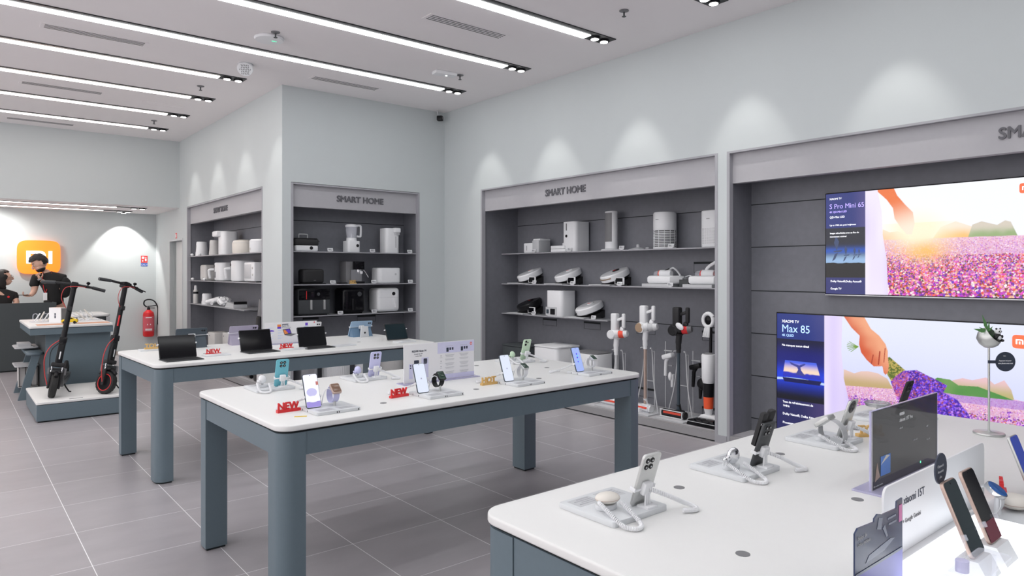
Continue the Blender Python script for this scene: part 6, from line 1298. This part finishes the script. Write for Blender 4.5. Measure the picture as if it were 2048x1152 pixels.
g = G(); g.tube(spline([(-.075, -.055, 1.515), (-.09, -.125, 1.42), (-.075, -.145, 1.26), (-.055, -.15, 1.19)], 5), .0045, 6); g.tube(spline([(.035, -.07, 1.51), (.02, -.12, 1.42), (-.03, -.145, 1.26), (-.05, -.15, 1.19)], 5), .0045, 6); g.build('lanyard', 'red', t)
G().box(-.085, -.158, 1.07, -.030, -.152, 1.19, .002).build('badge', 'paper', t, smooth=0); G().tube([(RH.x+.02, RH.y+.02, RH.z-.02), (RH.x+.03, RH.y+.022, RH.z-.04)], .034, 14).build('wrist_watch', 'steel', t)
tp = thing('smartphone', 'phone held flat in the standing person\'s left-hand side hand', 'phone', (1.27+LH.x-.075, 13.42+LH.y-.03, LH.z+.016), rot=(math.radians(90), 0, math.radians(75))); G().prism(rrect(-.036, -.075, .036, .075, .01), -.004, .004, 'y', bev=.001).build('body', 'black', tp); G().prism(rrect(-.033, -.072, .033, .072, .008), -.0046, -.0038, 'y').build('screen', 'black_gloss', tp, smooth=0)
# seated person at the left
t = thing('person', 'seated person in a black polo shirt and glasses, looking right, at the left edge', 'person', (.655, 13.42, 0))
J = [((-.04, .05, .66), (.15, .12)), ((-.04, .03, .82), (.135, .10)), ((-.035, .0, 1.00), (.155, .10)), ((-.03, .0, 1.17), (.150, .09)), ((-.01, -.0, 1.25), .055), ((.01, -.005, 1.31), .048),
     ((-.205, -.02, 1.15), .055), ((-.22, -.12, .98), .042), ((-.12, -.20, 1.0), .028), ((.155, -.02, 1.15), .055), ((.20, -.08, 1.02), .042), ((.10, -.17, .998), .028),
     ((.04, -.10, .64), .085), ((.05, -.26, .60), .062), ((.05, -.22, .18), .045), ((.05, -.27, .04), .036), ((-.13, -.10, .64), .085), ((-.14, -.26, .60), .062), ((-.14, -.22, .18), .045), ((-.14, -.27, .04), .036)]
E_ = [(0, 1), (1, 2), (2, 3), (3, 4), (4, 5), (3, 6), (6, 7), (7, 8), (3, 9), (9, 10), (10, 11), (0, 12), (12, 13), (13, 14), (14, 15), (0, 16), (16, 17), (17, 18), (18, 19)]
skin_body('body', 'skin_fair', J, E_, t)
Js = [(j[0], tuple(q*1.13+.014 for q in (j[1] if isinstance(j[1], tuple) else (j[1], j[1])))) for j in J[:4]] + [((-.005, 0, 1.272), .075), ((-.208, -.02, 1.15), .074), ((-.218, -.07, 1.05), .066), ((.160, -.02, 1.15), .074), ((.185, -.05, 1.07), .066)]
skin_body('polo_shirt', 'cloth_black', Js, [(0, 1), (1, 2), (2, 3), (3, 4), (3, 5), (5, 6), (3, 7), (7, 8)], t)
Jt = [((-.04, .05, .66), (.165, .13)), ((.04, -.10, .64), .098), ((.05, -.26, .60), .076), ((.05, -.22, .20), .064), ((-.13, -.10, .64), .098), ((-.14, -.26, .60), .076), ((-.14, -.22, .20), .064)]
skin_body('trousers', 'denim', Jt, [(0, 1), (1, 2), (2, 3), (0, 4), (4, 5), (5, 6)], t)
for x in (.05, -.14): G().ell((x, -.26, .045), (.05, .12, .045)).build('shoe', 'black', t)
head_at(t, (.035, -.015, 1.425), Euler((math.radians(4), math.radians(8), math.radians(196))).to_matrix().to_4x4(), 'long', True, False, 1.08)
hand(t, (.10, -.17, .998), (-1, -.2, .0), (0, 0, -1), 20, scale=.9); hand(t, (-.12, -.20, 1.0), (1, -.15, 0), (0, 0, -1), 20, scale=.9)
G().prism(circ(.085, 1.135, .016), -.120, -.112, 'y').build('chest_badge', 'red', t); G().tube([(.125, -.155, 1.0), (.135, -.145, 1.003)], .030, 14).build('wrist_watch', 'black', t)
t = thing('stool', 'round stool under the seated person', 'stool', (.66, 13.46, 0)); G().lathe([(.18, .52), (.19, .53), (.185, .56), (0, .565)], n=30).build('seat', 'black_matte', t); G().cyl((0, 0, .03), (0, 0, .52), .025).build('post', 'steel', t); G().lathe([(.20, 0), (.19, .02), (.03, .03)], n=30).build('base', 'steel', t)
